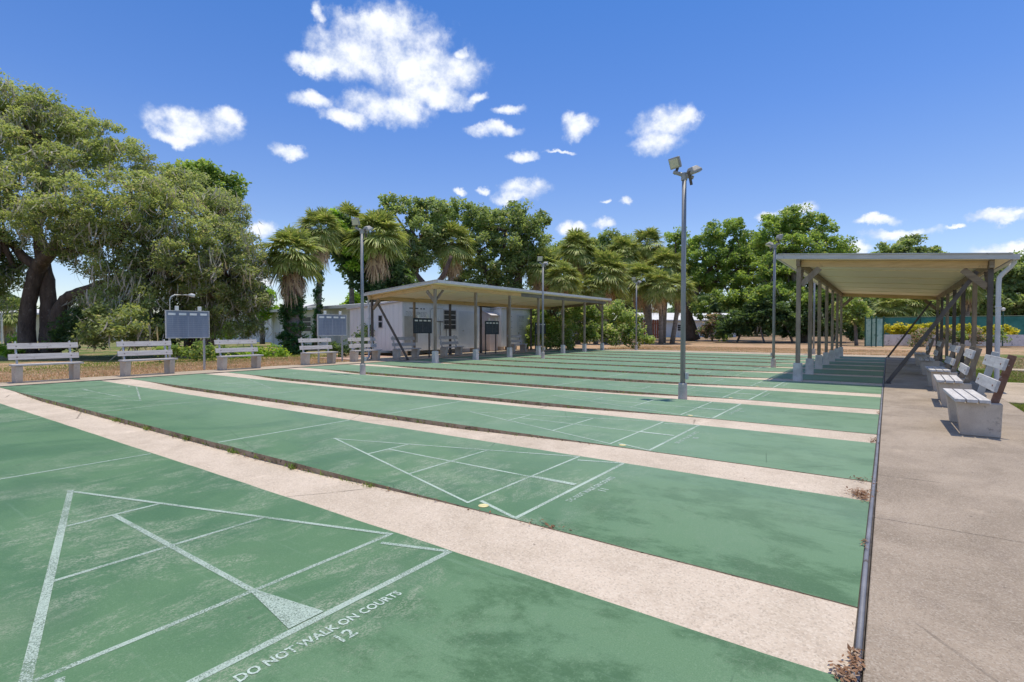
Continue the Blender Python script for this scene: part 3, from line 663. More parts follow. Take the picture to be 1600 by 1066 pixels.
# ================================================================ SCOREBOARDS
def scoreboard(x, y0, y1, z0, z1, label, dark, posts, arm=None, cols=4, rows=10):
    t = thing('scoreboard', (x, (y0 + y1) / 2, 0), label, 'scoreboard', 'shuffleboard scoreboards'); off = t.location
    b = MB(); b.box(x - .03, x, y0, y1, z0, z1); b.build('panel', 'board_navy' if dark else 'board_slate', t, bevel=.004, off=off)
    b = MB(); fw = .022
    b.box(x - .036, x + .012, y0 - fw, y0, z0 - fw, z1 + fw); b.box(x - .036, x + .012, y1, y1 + fw, z0 - fw, z1 + fw); b.box(x - .036, x + .012, y0, y1, z1, z1 + fw); b.box(x - .036, x + .012, y0, y1, z0 - fw, z0)
    b.build('frame', 'board_navy' if dark else 'fascia_metal', t, off=off)
    b = MB(); zt = z1 - .17
    for k_ in range(rows + 1):
        z = z0 + .04 + (zt - z0 - .04) * k_ / rows; b.box(x, x + .003, y0 + .03, y1 - .03, z - .003, z + .003)
    for k_ in range(cols * 2 + 1):
        y = y0 + .03 + (y1 - y0 - .06) * k_ / (cols * 2); wd_ = .010 if k_ == cols else .003; b.box(x, x + .0042, y - wd_, y + wd_, z0 + .03, zt)
    b.build('grid_lines', 'board_line' if not dark else 'gutter_dark', t, off=off)
    for k_ in range(4):
        y = y0 + (y1 - y0) * (k_ + .5) / 4; b = MB(); b.box(x, x + .008, y - .085 * (y1 - y0), y + .085 * (y1 - y0), z1 - .12, z1 - .055); b.build('name_card', 'label_white', t, off=off)
    for y in posts:
        b = MB(); b.box(x - .085, x - .037, y - .024, y + .024, 0, z1 - .02); b.build('post', 'galv' if not dark else 'column_dark', t, off=off)
    for fr in (.24, .78):
        y = y0 + (y1 - y0) * fr; b = MB(); b.box(x - .03, x + .03, y - .045, y + .045, z1 + fw, z1 + fw + .13); b.build('clip_box', 'label_white', t, bevel=.006, off=off)
    if arm:
        b = MB(); b.tube([(x - .05, y0 + .12, z1), (x - .05, y0 + .12, z1 + .32), (x - .04, y0 + .15, z1 + .42), (x - .01, y0 + .23, z1 + .48), (x + .05, y0 + .5, z1 + .49), (x + .08, y0 + .62, z1 + .49)], .016, 8); b.build('lamp_arm', 'galv', t, smooth=True, off=off)
        b = MB(); b.tube([(x + .07, y0 + .58, z1 + .49), (x + .10, y0 + .66, z1 + .49), (x + .12, y0 + .74, z1 + .47)], [.03, .055, .05], 10); b.build('lamp_shade', 'spout_white', t, smooth=True, off=off)
xb = -17.30
scoreboard(xb, y_at(260, xb), y_at(326, xb), 1.01, 1.80, 'large faded grey scoreboard with lamp arm, standing left among the benches', False, [y_at(320, xb), y_at(266, xb)], True)
scoreboard(xb, y_at(497, xb), y_at(541, xb), 1.03, 1.80, 'smaller grey scoreboard between the ivy covered palms and the shed', False, [y_at(499, xb), y_at(536, xb)])
xb = -16.55
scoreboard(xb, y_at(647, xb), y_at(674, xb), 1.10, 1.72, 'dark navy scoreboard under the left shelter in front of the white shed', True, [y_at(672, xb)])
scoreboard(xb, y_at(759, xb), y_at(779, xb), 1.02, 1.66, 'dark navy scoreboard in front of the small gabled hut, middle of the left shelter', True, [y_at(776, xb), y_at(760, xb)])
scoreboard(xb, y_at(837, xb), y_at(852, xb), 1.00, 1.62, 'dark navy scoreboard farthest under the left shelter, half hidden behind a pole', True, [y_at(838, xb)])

# ================================================================ SHEDS
def words(b, x, y, z, n_, w_, h_, rnd):
    """hand lettered lines too small to read"""
    yy = y
    for _ in range(n_):
        l = rnd.uniform(.6, 1.3) * w_; b.box(x, x + .004, yy, yy + l, z, z + h_); yy += l + w_ * .4
def boards(b, x0, x1, y0, y1, z0, z1, along, step=.2): pass
def shed(x0, x1, y0, y1, zf, zb, label, name='white_shed'):
    """x1 the front wall towards the courts"""
    t = thing(name, ((x0 + x1) / 2, (y0 + y1) / 2, 0), label, 'shed'); off = t.location
    def bld(b, n_, m_, par=t, **k):
        return b.build(n_, m_, par, off=off, **k)
    z0 = .22
    def zr(x): return zb + (zf - zb) * (x - x0) / (x1 - x0)
    b = MB(); b.prism([(x0, z0), (x1, z0), (x1, zr(x1)), (x0, zr(x0))], y0, y1); wall = bld(b, 'wall', 'shed_wall')
    for x in (x0 + .2, x1 - .2):
        for y in (y0 + .2, (y0 + y1) / 2, y1 - .2): b = MB(); b.box(x - .15, x + .15, y - .15, y + .15, -.05, z0 - .003); bld(b, 'footing', 'bench_concrete')
    # vertical wall boards
    q = 0; y = y0
    while y < y1 - .05:
        b = MB(); b.box(x1 + .002, x1 + .014, y + .006, min(y + .194, y1) - .004, z0 + .005, zr(x1) - .02); bld(b, 'wall_board', 'shed_wall'); y += .2
    x = x0
    while x < x1 - .05:
        b = MB(); xe = min(x + .294, x1) - .004; b.box(x + .006, xe, y0 - .014, y0 - .002, z0 + .005, zr(x) - .02); bld(b, 'wall_board', 'shed_wall'); x += .3
    b = MB(); b.prism([(x0 - .15, zr(x0) + .0 - .01), (x1 + .20, zr(x1) + .02), (x1 + .20, zr(x1) + .10), (x0 - .15, zr(x0) + .07)], y0 - .12, y1 + .12); bld(b, 'roof', 'shed_trim')
    return t, bld
xs_ = -18.62
ya, yb = y_at(629, xs_), y_at(748, xs_)
t, bld = shed(-22.5, xs_, ya, yb, 2.56, 2.28, 'long white shed with louvred window behind the left shelter')
yw0, yw1 = y_at(693, xs_), y_at(711, xs_)
zw = lambda v, u: CAM_H + (514.5 - v) / F_PX * (Vector((xs_, y_at(u, xs_), CAM_H)) - Vector((0, 0, CAM_H))).dot(FW)
b = MB(); z0, z1 = zw(515, 700), zw(485, 700); b.box(xs_ + .016, xs_ + .05, yw0 - .05, yw1 + .05, z0 - .05, z1 + .05); wf = bld(b, 'window', 'shed_trim', bevel=.004)
for k_ in range(4):
    a = z0 + (z1 - z0) * k_ / 4 + .025; c = z0 + (z1 - z0) * (k_ + 1) / 4 - .012; b = MB(); b.box(xs_ + .052, xs_ + .056, yw0, yw1, a, c); b.build('pane', 'dark_glass', wf, off=t.location)
b = MB(); yd0, yd1 = y_at(716, xs_), y_at(741, xs_); b.box(xs_ + .016, xs_ + .03, yd0, yd1, .26, 2.22); dr = bld(b, 'door', 'house_white', bevel=.004)
b = MB(); b.tube([(xs_ + .03, yd0 + .35, 1.18), (xs_ + .085, yd0 + .35, 1.18)], .03, 8); b.build('handle', 'galv', dr, off=t.location)
b = MB(); b.box(xs_ + .016, xs_ + .03, ya + .10, ya + .95, .62, 1.88); bld(b, 'notice_panel', 'panel_beige')
b = MB(); rw = random.Random(2)
words(b, xs_ + .0165, ya + .42, 2.24, 2, .20, .05, rw); words(b, xs_ + .0165, ya + 1.15, 2.23, 2, .18, .05, rw)
for r_ in range(4): words(b, xs_ + .0165, ya + .2 + .1 * (r_ % 2), 2.08 - r_ * .055, 5, .12, .013, rw); words(b, xs_ + .0165, ya + 1.0, 2.06 - r_ * .06, 4, .12, .013, rw)
bld(b, 'painted_rules', 'ink')
b = MB(); yc_ = y_at(672, xs_); b.tube([(xs_ + .03, yc_, .4), (xs_ + .03, yc_, 2.18), (xs_ + .03, yc_ + .1, 2.30), (xs_ + .03, yc_ + .9, 2.34)], .016, 6); bld(b, 'conduit', 'galv')
b = MB(); y_ = y_at(679, xs_); b.box(xs_ + .016, xs_ + .04, y_ - .1, y_ + .9, 1.62, 1.66)
for q in (0, .35, .8): b.tube([(xs_ + .06, y_ + q, 1.68), (xs_ + .06, y_ + q, .85)], .014, 6)
bld(b, 'cue_rack', 'column_dark')
b = MB(); z0, z1 = 1.30, 1.95; xw = -20.1; b.box(xw - .2, xw + .12, ya - .04, ya - .016, z0, z1); wf = bld(b, 'window', 'shed_trim')
for a, c in ((z0 + .04, z0 + .30), (z0 + .36, z1 - .04)): b = MB(); b.box(xw - .16, xw + .08, ya - .046, ya - .042, a, c); b.build('pane', 'dark_glass', wf, off=t.location)
ya2, yb2 = y_at(783, xs_), y_at(828, xs_)
t2, bld2 = shed(-20.4, xs_, ya2 + .02, yb2, 2.50, 2.35, 'square white hut with hand painted rules, far end of the left shelter', 'rules_hut')
b = MB(); b.box(xs_ + .016, xs_ + .028, y_at(807, xs_), y_at(824, xs_), .28, 2.15); dr = bld2(b, 'door', 'house_white', bevel=.004)
b = MB(); b.tube([(xs_ + .028, y_at(808, xs_) + .1, 1.02), (xs_ + .08, y_at(808, xs_) + .1, 1.02)], .03, 8); b.build('handle', 'column_dark', dr, off=t2.location)
b = MB(); y1_ = y_at(793, xs_)
for r_ in range(9): words(b, xs_ + .0165, y1_ + (.1 if r_ % 2 else 0), 2.22 - r_ * .17 - rw.uniform(0, .03), 2, .14, .018, rw)
words(b, xs_ + .0305, y_at(810, xs_) + .05, 2.0, 2, .2, .035, rw)
for r_ in range(4): words(b, xs_ + .0305, y_at(810, xs_), 1.92 - r_ * .06, 3, .13, .012, rw)
for r_ in range(3): words(b, xs_ + .0305, y_at(811, xs_), 1.45 - r_ * .12, 2, .16, .02, rw)
bld2(b, 'painted_rules', 'ink')
# little gabled closet to its left
xg0, xg1 = -19.9, xs_ - .25; yg = ya2 - .75; t3 = thing('tool_closet', ((xg0 + xg1) / 2, yg, 0), 'narrow pinkish gabled closet leaning on the white hut', 'closet'); off = t3.location
b = MB(); xm = (xg0 + xg1) / 2; b.prism([(xg0, 0), (xg1, 0), (xg1, 2.10), (xm, 2.33), (xg0, 2.10)], yg, ya2); b.build('wall', 'shed_pink', t3, off=off)
b = MB()
for s_, xe in ((-1, xg0 - .14), (1, xg1 + .14)): b.beam((xm, (yg + ya2) / 2 - .03, 2.355), (xe, (yg + ya2) / 2 - .03, 2.06), ya2 - yg + .1, .03)
b.build('roof', 'shed_trim', t3, off=off)
x = xg0
while x < xg1 - .05:
    b = MB(); b.box(x + .006, min(x + .2, xg1) - .004, yg - .014, yg - .002, .05, 2.08); b.build('wall_board', 'shed_pink', t3, off=off); x += .2
# pale drinking fountain near the shrub
p = Vector((-16.2, 28.9, 0)); t = thing('drinking_fountain', p, 'pale grey drinking fountain standing in front of the big shrub', 'fountain')
b = MB(); b.prism([(-.16, 0), (-.13, .75), (.13, .75), (.16, 0)], -.13, .13); b.build('pedestal', 'pier_white', t, bevel=.02)
b = MB(); b.tube([(0, 0, .75), (0, 0, .86), (0, 0, 1.18), (0, 0, 1.30)], [.17, .30, .26, .10], 8); b.build('basin', 'pier_white', t)
b = MB(); b.beam((.1, 0, .98), (.5, .1, 1.0), .08, .05); b.build('spout', 'galv', t)

# ================================================================ FOLIAGE
def foliage_arrays(lobes, dens, size, cr, seed, drop=.12, up=.55, squash=.75, asp=.5):
    g = np.random.default_rng(seed); C = []; D = []
    for (x, y, z, rx, ry, rz_) in lobes:
        rm = (rx * ry * rz_) ** (1 / 3); nc = max(6, int(4 * math.pi * rm * rm / (cr * cr * 2.0)))
        d = g.normal(size=(nc, 3)); d /= np.linalg.norm(d, axis=1)[:, None]
        rad = g.uniform(.55, 1.08, (nc, 1)); C.append(np.array([x, y, z]) + d * rad * [rx, ry, rz_]); D.append(d)
    C = np.concatenate(C); D = np.concatenate(D); keep = g.random(len(C)) > drop; C, D = C[keep], D[keep]
    k = max(8, int(dens * cr * cr * 4)); r = cr * g.uniform(.55, 1.25, len(C)); n_ = len(C) * k
    ci = np.repeat(np.arange(len(C)), k); o = g.normal(size=(n_, 3)); o /= np.linalg.norm(o, axis=1)[:, None]
    P = C[ci] + o * (r[ci] * g.random(n_) ** .40)[:, None] * [1, 1, squash]
    a_ = g.uniform(0, 2 * math.pi, n_); nr = np.stack([np.cos(a_) * .85, np.sin(a_) * .85, np.full(n_, up + .25)], 1) + g.normal(size=(n_, 3)) * .3 + o * .15; nr /= np.linalg.norm(nr, axis=1)[:, None]
    t = np.cross(nr, g.normal(size=(n_, 3))); t /= np.linalg.norm(t, axis=1)[:, None]; q = np.cross(nr, t)
    l = size * g.uniform(.55, 1.3, (n_, 1)); 
    return np.stack([P - t * l, P + q * l * asp, P + t * l, P - q * l * asp], 1), C
def moss_arrays(C, seed, frac=.5, length=(.4, 1.5), per=9, zmax=None, spread=.25):
    g = np.random.default_rng(seed); C = C[g.random(len(C)) < frac]
    if zmax is not None: C = C[C[:, 2] < zmax]
    n_ = len(C) * per; ci = np.repeat(np.arange(len(C)), per); L = g.uniform(*length, len(C))[ci] * g.uniform(.4, 1.1, n_)
    P = C[ci] + g.normal(0, spread, (n_, 3)) * [1, 1, .6]; a = g.uniform(0, math.pi, n_); sd_ = np.stack([np.cos(a), np.sin(a), np.zeros(n_)], 1)
    w_ = g.uniform(.012, .034, (n_, 1)); out = []
    sway = g.normal(0, .07, (n_, 3)) * [1, 1, 0]; z = np.array([0, 0, 1.0]); p0 = P; w0 = w_ * .5
    for k_ in range(3):
        p1 = p0 - z * (L / 3)[:, None] + sway * (k_ + 1) * .5 + g.normal(0, .03, (n_, 3)) * [1, 1, 0]; w1 = w_ * (1.0, .8, .15)[k_]
        out.append(np.stack([p0 - sd_ * w0, p0 + sd_ * w0, p1 + sd_ * w1, p1 - sd_ * w1], 1)); p0, w0 = p1, w1
    return np.concatenate(out)
def px_lobes(L):
    """(u, v, radius px, depth m[, flatten]) to world ellipsoids"""
    out = []
    for l in L:
        u, v, r, d = l[:4]; fl = l[4] if len(l) > 4 else .8; p = spot(u, v, d); rm = r / F_PX * d; out.append((p.x, p.y, p.z, rm, rm, rm * fl))
    return out
def limb(b, pts, n_=9):
    """pts: (u, v, depth, radius m); smooth through them"""
    P = [spot(u, v, d) for u, v, d, r in pts]; Rr = [q[3] for q in pts]; PP = []; RR = []
    for i in range(len(P) - 1):
        p0 = P[max(i - 1, 0)]; p1 = P[i]; p2 = P[i + 1]; p3 = P[min(i + 2, len(P) - 1)]
        for s_ in range(4):
            t = s_ / 4; t2, t3 = t * t, t * t * t
            PP.append(.5 * ((2 * p1) + (p2 - p0) * t + (2 * p0 - 5 * p1 + 4 * p2 - p3) * t2 + (3 * p1 - p0 - 3 * p2 + p3) * t3)); RR.append(Rr[i] * (1 - t) + Rr[i + 1] * t)
    PP.append(P[-1]); RR.append(Rr[-1]); b.tube(PP, RR, n_, .10)
def nearer(L, f): return [tuple(l[:3]) + (l[3] * f,) + tuple(l[4:]) for l in L]
def nearer_limbs(L, f): return [[(u, v, d * f, r_ * f) for u, v, d, r_ in l] for l in L]
def tree(name, label, cat, base_uv, lobes, limbs, leaf, bark, dens=70, size=.15, cr=.6, seed=1, moss=None, drop=.12, world=False, group=None, squash=.75, up=.55, asp=.5):
    L = lobes if world else px_lobes(lobes)
    bp = base_uv if isinstance(base_uv, Vector) else base(*base_uv, -.05)
    t = thing(name, bp, label, cat, group); off = t.location
    if limbs:
        b = MB(); random.seed(seed)
        for l in limbs: limb(b, l)
        # twigs from the limb ends into each lobe
        ends = [spot(*l[-1][:3]) for l in limbs]
        for (x, y, z, rx, ry, rz_) in L:
            c = Vector((x, y, z)); e = min(ends, key=lambda q: (q - c).length); mid_ = (e + c) / 2 + Vector((random.uniform(-.4, .4), random.uniform(-.4, .4), random.uniform(-.5, .1)))
            if (e - c).length < 14: b.tube([e, mid_, c, c + Vector((random.uniform(-.5, .5) * rx, random.uniform(-.5, .5) * ry, .5 * rz_))], [.12, .09, .055, .02], 6)
        b.build('trunk', bark, t, smooth=True, off=off)
    V, C = foliage_arrays(L, dens, size, cr, seed, drop, up, squash, asp); quads_mesh('crown', V, leaf, t, off)
    if moss:
        Vm = moss_arrays(C, seed + 5, **moss); mo = quads_mesh('hanging_moss', Vm, 'moss', t, off); mo['kind'] = 'stuff'
    return t

# --- the big mossy live oaks on the left
tree('live_oak', 'huge live oak at the left edge with dark twin trunks and hanging grey moss', 'tree', (45, 24.8),
  nearer([(18,155,42,32),(62,180,44,32),(-40,180,55,31),(-5,225,48,30),(110,200,40,32),(150,220,46,32),(88,262,46,30),(30,290,48,29),(-40,290,60,29),(185,250,44,32),(205,300,50,29),(125,315,46,28),(60,335,40,28),(5,350,42,30),
   (-60,380,60,30),(150,370,40,29),(190,350,46,29),(-30,430,40,30),(8,400,28,31),(110,380,30,30),(235,320,40,31),(60,240,36,33),(40,215,34,34),(12,445,20,31),(-18,470,26,31),(20,420,20,31),(120,395,30,30),(160,430,24,29),(110,345,36,31)], .8),
  nearer_limbs([[(45,556,31,.50),(42,500,31,.38),(50,450,31,.38),(62,415,31,.40),(80,392,30.5,.32),(110,350,30,.2),(130,310,29,.12)],
   [(62,418,31,.34),(40,405,31,.26),(22,385,31,.2),(0,370,30,.14)],
   [(78,556,31.5,.56),(76,500,31.5,.42),(74,450,31.5,.40),(66,400,31.5,.34),(58,350,31.5,.26),(62,290,32,.2),(90,230,32,.12)],
   [(58,360,31.5,.24),(30,330,31,.2),(10,290,31,.12)],[(62,300,32,.2),(110,260,32,.16),(150,235,32,.1)],[(85,395,30.5,.26),(150,385,29.5,.18),(200,340,29,.1)]], .8),
  'leaf_oak_pale', 'bark_brown', 135, .070, .40, 21, dict(frac=.30, length=(.2, .8), per=14), up=.7)
tree('live_oak', 'broad live oak behind the first scoreboard, its mossy boughs sweeping to the ground', 'tree', (300, 26.4),
  nearer([(255,285,34,34),(300,300,36,34),(345,330,38,33),(275,340,50,31),(330,375,48,31),(375,385,36,32),(225,385,44,30),(285,410,50,30),(350,425,46,31),(395,430,26,33),(385,465,32,32),(330,465,40,31),(235,430,44,30),
   (190,425,36,29),(175,470,34,29),(215,465,34,29),(370,500,30,32),(400,510,20,33),(395,470,28,33),(265,465,38,31),(300,500,30,34),(355,345,34,34),(395,400,22,33),(150,475,26,31),(130,500,22,31),(250,410,40,33),(310,440,44,33),(360,450,40,33),(270,500,30,33),(330,505,24,33),(200,500,26,32)], .8),
  nearer_limbs([[(300,555,34,.5),(298,500,34,.42),(290,450,33,.36),(300,400,32,.26),(320,350,32,.16)],[(298,500,34,.34),(330,460,33,.24),(370,430,33,.14)],[(290,450,33,.28),(250,430,32,.22),(215,410,31,.12)],
   [(88,545,31.5,.5),(90,500,31,.42),(105,468,31,.38),(135,455,30.5,.32),(175,440,30,.26),(215,432,30,.18),(240,420,30,.1)]], .8),
  'leaf_oak_pale', 'bark_brown', 135, .070, .40, 22, dict(frac=.40, length=(.2, .9), per=15), up=.7)
tree('oak_tree', 'darker leafy tree rising behind the right shoulder of the big mossy oak', 'tree', (330, 42),
  [(290,268,24,41),(322,272,24,41),(352,290,24,41),(340,315,26,41),(310,300,30,41),(368,305,12,41),(275,300,30,41)],
  [[(330,540,42,.4),(325,420,42,.3),(322,330,42,.16),(340,300,41,.1)]], 'leaf_green', 'bark_brown', 70, .16, .6, 23, drop=.2)
tree('round_bush', 'tall round shrub at the foot of the mossy oaks behind the second bench', 'bush', (185, 22),
  nearer([(165,500,30,26.5),(200,515,30,26),(150,525,24,26.5),(220,490,22,27),(235,520,22,27.5)], .83), None, 'leaf_oak', 'bark_brown', 130, .085, .4, 24, dict(frac=.35, length=(.3, 1.0), per=8))
tree('dark_bush', 'dark green shrub in the shade left of the second bench', 'bush', (120, 23.5), nearer([(125,510,24,28),(105,525,22,28),(140,480,22,29),(250,510,22,29),(265,525,20,28)], .84), None, 'leaf_dark', 'bark_brown', 110, .10, .45, 25)
tree('clipped_bush', 'bright green clipped bush right of the first scoreboard', 'bush', (350, 34), [(350,516,14,34,.9),(342,520,12,34,.9),(358,518,11,34,.9)], None, 'leaf_bright', 'bark_brown', 150, .08, .35, 26, drop=0)
tree('small_bush', 'low yellow green shrub at the far left edge beside the first bench', 'bush', (10, 24), [(6,545,14,24),(22,550,10,24),(28,528,9,27)], None, 'leaf_bright', 'bark_brown', 160, .07, .3, 27)
tree('low_hedge', 'low dark planting between the first scoreboard post and the third bench', 'hedge', (290, 21), nearer([(275,548,14,24),(300,546,16,24.5),(322,552,10,24),(255,552,10,24)], .88), None, 'leaf_green', 'bark_brown', 160, .07, .3, 28)
tree('low_hedge', 'low green border along the foot of the thick ivy covered palm', 'hedge', (425, 25), [(345,552,9,24),(365,554,9,24),(400,552,10,25),(420,548,11,25),(440,552,10,25),(385,555,8,24)], None, 'leaf_bright', 'bark_brown', 160, .07, .3, 29)
tree('dark_bush', 'dark bush between the small scoreboard and the white shed', 'bush', (555, 24), [(565,535,13,24),(550,545,12,24),(575,515,9,26),(525,548,10,24)], None, 'leaf_dark', 'bark_brown', 150, .08, .32, 30)
tree('leafy_tree', 'light green tree over the house roof at the right end of the mossy oaks', 'tree', (410, 40), [(415,470,18,40),(405,490,16,40),(425,480,12,41),(400,455,14,40)], [[(410,538,40,.2),(410,480,40,.1)]], 'leaf_bright', 'bark_grey', 70, .13, .5, 31)

# --- broadleaf trees of the middle and the right
tree('vine_covered_tree', 'dark glossy tree swallowed by bright vines right of the slim ivy palm', 'tree', (585, 37),
  [(530,345,16,37),(528,372,20,37),(540,395,22,37),(555,420,24,37),(580,440,26,37),(600,460,26,37),(620,430,22,37),(560,380,18,38),(600,410,26,38),(640,450,18,37),(610,480,20,37)],
  [[(590,540,37,.35),(592,480,37,.3),(585,440,37,.2),(560,400,37,.12)],[(592,480,37,.2),(620,440,37,.1)]], 'leaf_dark', 'bark_brown', 70, .17, .58, 32, asp=.6)
tree('vine_patch', 'sunlit bright green vine heap climbing above the dark glossy tree', 'vine', (532, 36.4),
  [(526,342,13,36.6),(532,360,15,36.4),(520,375,11,36.4),(565,400,13,36),(548,392,10,36),(555,415,9,36)], None, 'leaf_bright', 'bark_brown', 80, .16, .45, 33)
tree('leafy_tree', 'pale yellow green tree behind the small scoreboard', 'tree', (560, 44), [(560,470,16,44),(545,480,13,44),(575,460,13,44)], [[(560,536,44,.2),(560,480,44,.1)]], 'leaf_bright', 'bark_grey', 70, .16, .5, 34)
tree('oak_tree', 'oak with forked trunk rising just above the front corner of the left shelter', 'tree', (665, 40),
  [(610,325,20,41),(640,330,24,41),(668,330,26,41),(655,365,28,40),(625,370,24,41),(680,355,22,41),(650,400,26,40),(640,420,18,40),(600,345,16,42),(690,330,14,42),(625,395,20,42),(670,395,22,41),(605,370,16,42)],
  [[(672,541,40,.45),(670,480,40,.36),(668,455,40,.32),(650,430,40,.22),(635,400,40,.14)],[(668,458,40,.3),(690,435,40,.22),(705,400,40,.12)],[(650,430,40,.2),(655,380,40,.12)]],
  'leaf_mid', 'bark_brown', 62, .14, .58, 35, dict(frac=.1, length=(.3, .9), per=5), drop=.2)
tree('oak_tree', 'tallest dark oak above the middle of the left shelter roof', 'tree', (785, 44),
  [(725,330,24,45),(755,345,26,45),(790,350,30,44),(825,345,26,44),(835,375,24,44),(800,385,32,44),(760,385,28,44),(780,420,30,44),(740,420,24,44),(820,415,28,44),(730,365,20,45),(845,345,12,45),(810,325,14,45),(705,345,14,46),(790,455,24,44),(745,455,20,44),(700,455,16,46),(725,440,16,46),(830,450,20,46),(765,350,20,46),(700,420,14,46)],
  [[(790,539,44,.5),(785,480,44,.4),(765,440,44,.28),(750,400,44,.16)],[(785,480,44,.32),(810,430,44,.2),(820,380,44,.12)],[(765,440,44,.22),(785,400,44,.16),(790,360,44,.1)]],
  'leaf_mid', 'bark_brown', 62, .145, .60, 36, dict(frac=.15, length=(.3, 1.2), per=6), drop=.18)
tree('oak_tree', 'lower oak behind the cluster of yellowish palms over the shelter roof end', 'tree', (880, 58),
  [(860,400,22,58),(890,395,22,58),(920,385,22,58),(950,380,22,60),(980,385,20,60),(900,430,26,58),(940,430,28,58),(870,445,24,56),(985,420,24,60),(1010,410,20,60),(960,465,24,58),(905,470,22,56)],
  [[(900,532,58,.5),(905,480,58,.4),(920,430,58,.2)],[(905,480,58,.3),(880,440,58,.18)]], 'leaf_mid', 'bark_brown', 42, .19, .75, 37, drop=.14)
tree('oak_tree', 'broad bright oak with black trunk on the far lawn, right of the tall pole', 'tree', (1083, 60),
  [(1055,370,14,62),(1075,385,20,62),(1110,370,22,60),(1145,358,22,60),(1095,405,26,60),(1140,395,28,59),(1180,375,24,60),(1175,410,26,59),(1080,430,22,60),(1120,435,26,60),(1155,440,24,58),(1060,410,14,60),(1205,400,22,60),(1140,465,22,57),(1170,470,24,57),(1125,400,26,62),(1150,420,26,62),(1100,440,20,62),(1060,395,18,64),(1040,400,18,66),(1190,440,26,60),(1165,395,24,62)],
  [[(1083,532,60,.85),(1075,495,60,.55),(1078,470,60,.5),(1095,445,60,.35),(1115,410,60,.2)],[(1076,480,60,.4),(1065,460,60,.28),(1060,430,60,.15)],[(1095,445,60,.3),(1140,430,59,.18),(1170,400,59,.1)]],
  'leaf_green', 'bark_brown', 48, .16, .72, 38, drop=.14)
tree('oak_tree', 'high crowned oak directly above the left end of the right shelter roof', 'tree', (1255, 52),
  [(1215,350,24,54),(1245,342,24,54),(1275,355,24,54),(1300,385,24,53),(1225,385,28,53),(1260,390,30,52),(1200,420,24,52),(1230,430,30,52),(1280,430,30,52),(1320,420,20,52),(1190,380,16,54),(1200,460,28,51),(1240,470,30,51),(1285,475,28,51),(1320,465,22,52),(1325,395,14,54),(1230,360,22,55),(1250,410,30,55),(1215,440,30,55),(1300,410,26,55),(1260,450,30,55)],
  [[(1255,535,52,.5),(1250,480,52,.4),(1240,430,52,.26),(1230,390,53,.14)],[(1250,480,52,.3),(1280,430,52,.2),(1275,380,53,.1)]],
  'leaf_green', 'bark_grey', 48, .16, .70, 39, dict(frac=.12, length=(.4, 1.3), per=6), drop=.16)
tree('understory_thicket', 'dark tangled thicket under the oaks left of the right shelter', 'thicket', (1190, 50),
  [(1145,500,20,52),(1170,505,22,51),(1200,500,24,50),(1230,505,24,50),(1260,500,24,50),(1290,505,22,50),(1320,500,20,50),(1215,480,22,50),(1180,485,18,51),(1300,480,20,50),(1130,520,12,52),(1340,520,14,50)],
  [[(1150,538,52,.12),(1160,510,52,.08),(1150,490,52,.05)],[(1240,538,50,.12),(1225,505,50,.07),(1210,490,50,.04)],[(1300,538,50,.12),(1312,510,50,.07),(1325,490,50,.04)],[(1270,538,50,.1),(1262,510,50,.07),(1270,490,50,.04)],[(1195,538,50,.1),(1188,510,50,.07),(1196,490,50,.04)]],
  'leaf_dark', 'bark_grey', 50, .18, .6, 40, dict(frac=.25, length=(.4, 1.2), per=5))
tree('leafy_tree', 'small light green tree framed by the far end of the right shelter', 'tree', (1338, 41),
  [(1335,478,14,41),(1345,490,15,41),(1325,495,15,41),(1350,505,12,41),(1330,460,12,42),(1320,478,12,42)], [[(1338,540,41,.14),(1336,500,41,.09)]], 'leaf_bush', 'bark_grey', 90, .13, .42, 41)
tree('oak_tree', 'distant oak peeping over the middle of the right shelter roof', 'tree', (1415, 75),
  [(1395,400,24,75),(1420,392,26,75),(1445,405,22,75),(1375,415,18,76),(1410,425,30,75),(1440,435,28,75),(1380,440,26,75),(1465,420,20,75),(1410,460,30,74),(1450,465,26,74),(1370,470,24,74)],
  [[(1415,528,75,.5),(1415,470,75,.35),(1415,420,75,.15)]], 'leaf_mid', 'bark_brown', 36, .26, .9, 42)
tree('oak_tree', 'wide oak at the right edge behind the downspout of the right shelter', 'tree', (1580, 62),
  [(1500,450,24,64),(1525,440,26,62),(1555,435,28,62),(1590,425,30,62),(1625,430,34,62),(1540,465,26,61),(1580,465,30,61),(1620,470,34,61),(1500,480,24,62),(1475,475,22,64),(1540,490,20,61),(1590,495,24,61),(1670,440,40,60)],
  [[(1580,532,62,.5),(1580,480,62,.35),(1575,440,62,.15)]], 'leaf_mid', 'bark_brown', 42, .22, .8, 43)
tree('dark_thicket', 'dark shaded woods behind the green tennis screen seen through the right shelter', 'thicket', (1430, 66),
  [(1370,500,22,66),(1400,495,24,66),(1435,490,26,66),(1470,495,24,66),(1500,500,24,66),(1540,505,20,66),(1580,505,20,66),(1350,500,18,64),(1420,470,26,67),(1470,470,26,67),(1380,475,24,67)],
  None, 'leaf_dark', 'bark_brown', 40, .22, .8, 44)
tree('flowering_shrub', 'big pale green shrub mass behind the far end of the left shelter', 'shrub', (950, 33.5),
  [(878,510,22,33),(895,490,20,33.5),(915,482,20,34),(940,488,20,34),(965,490,20,34),(985,500,18,34),(1000,515,14,34),(1010,530,10,34),(905,520,20,33),(935,520,22,33),(965,522,20,33.5),(990,530,14,33.5),(880,535,14,32.5),(855,500,18,33),(860,530,16,32.5),(840,515,16,33),(925,500,22,34)],
  None, 'leaf_bush', 'bark_grey', 95, .105, .42, 45)
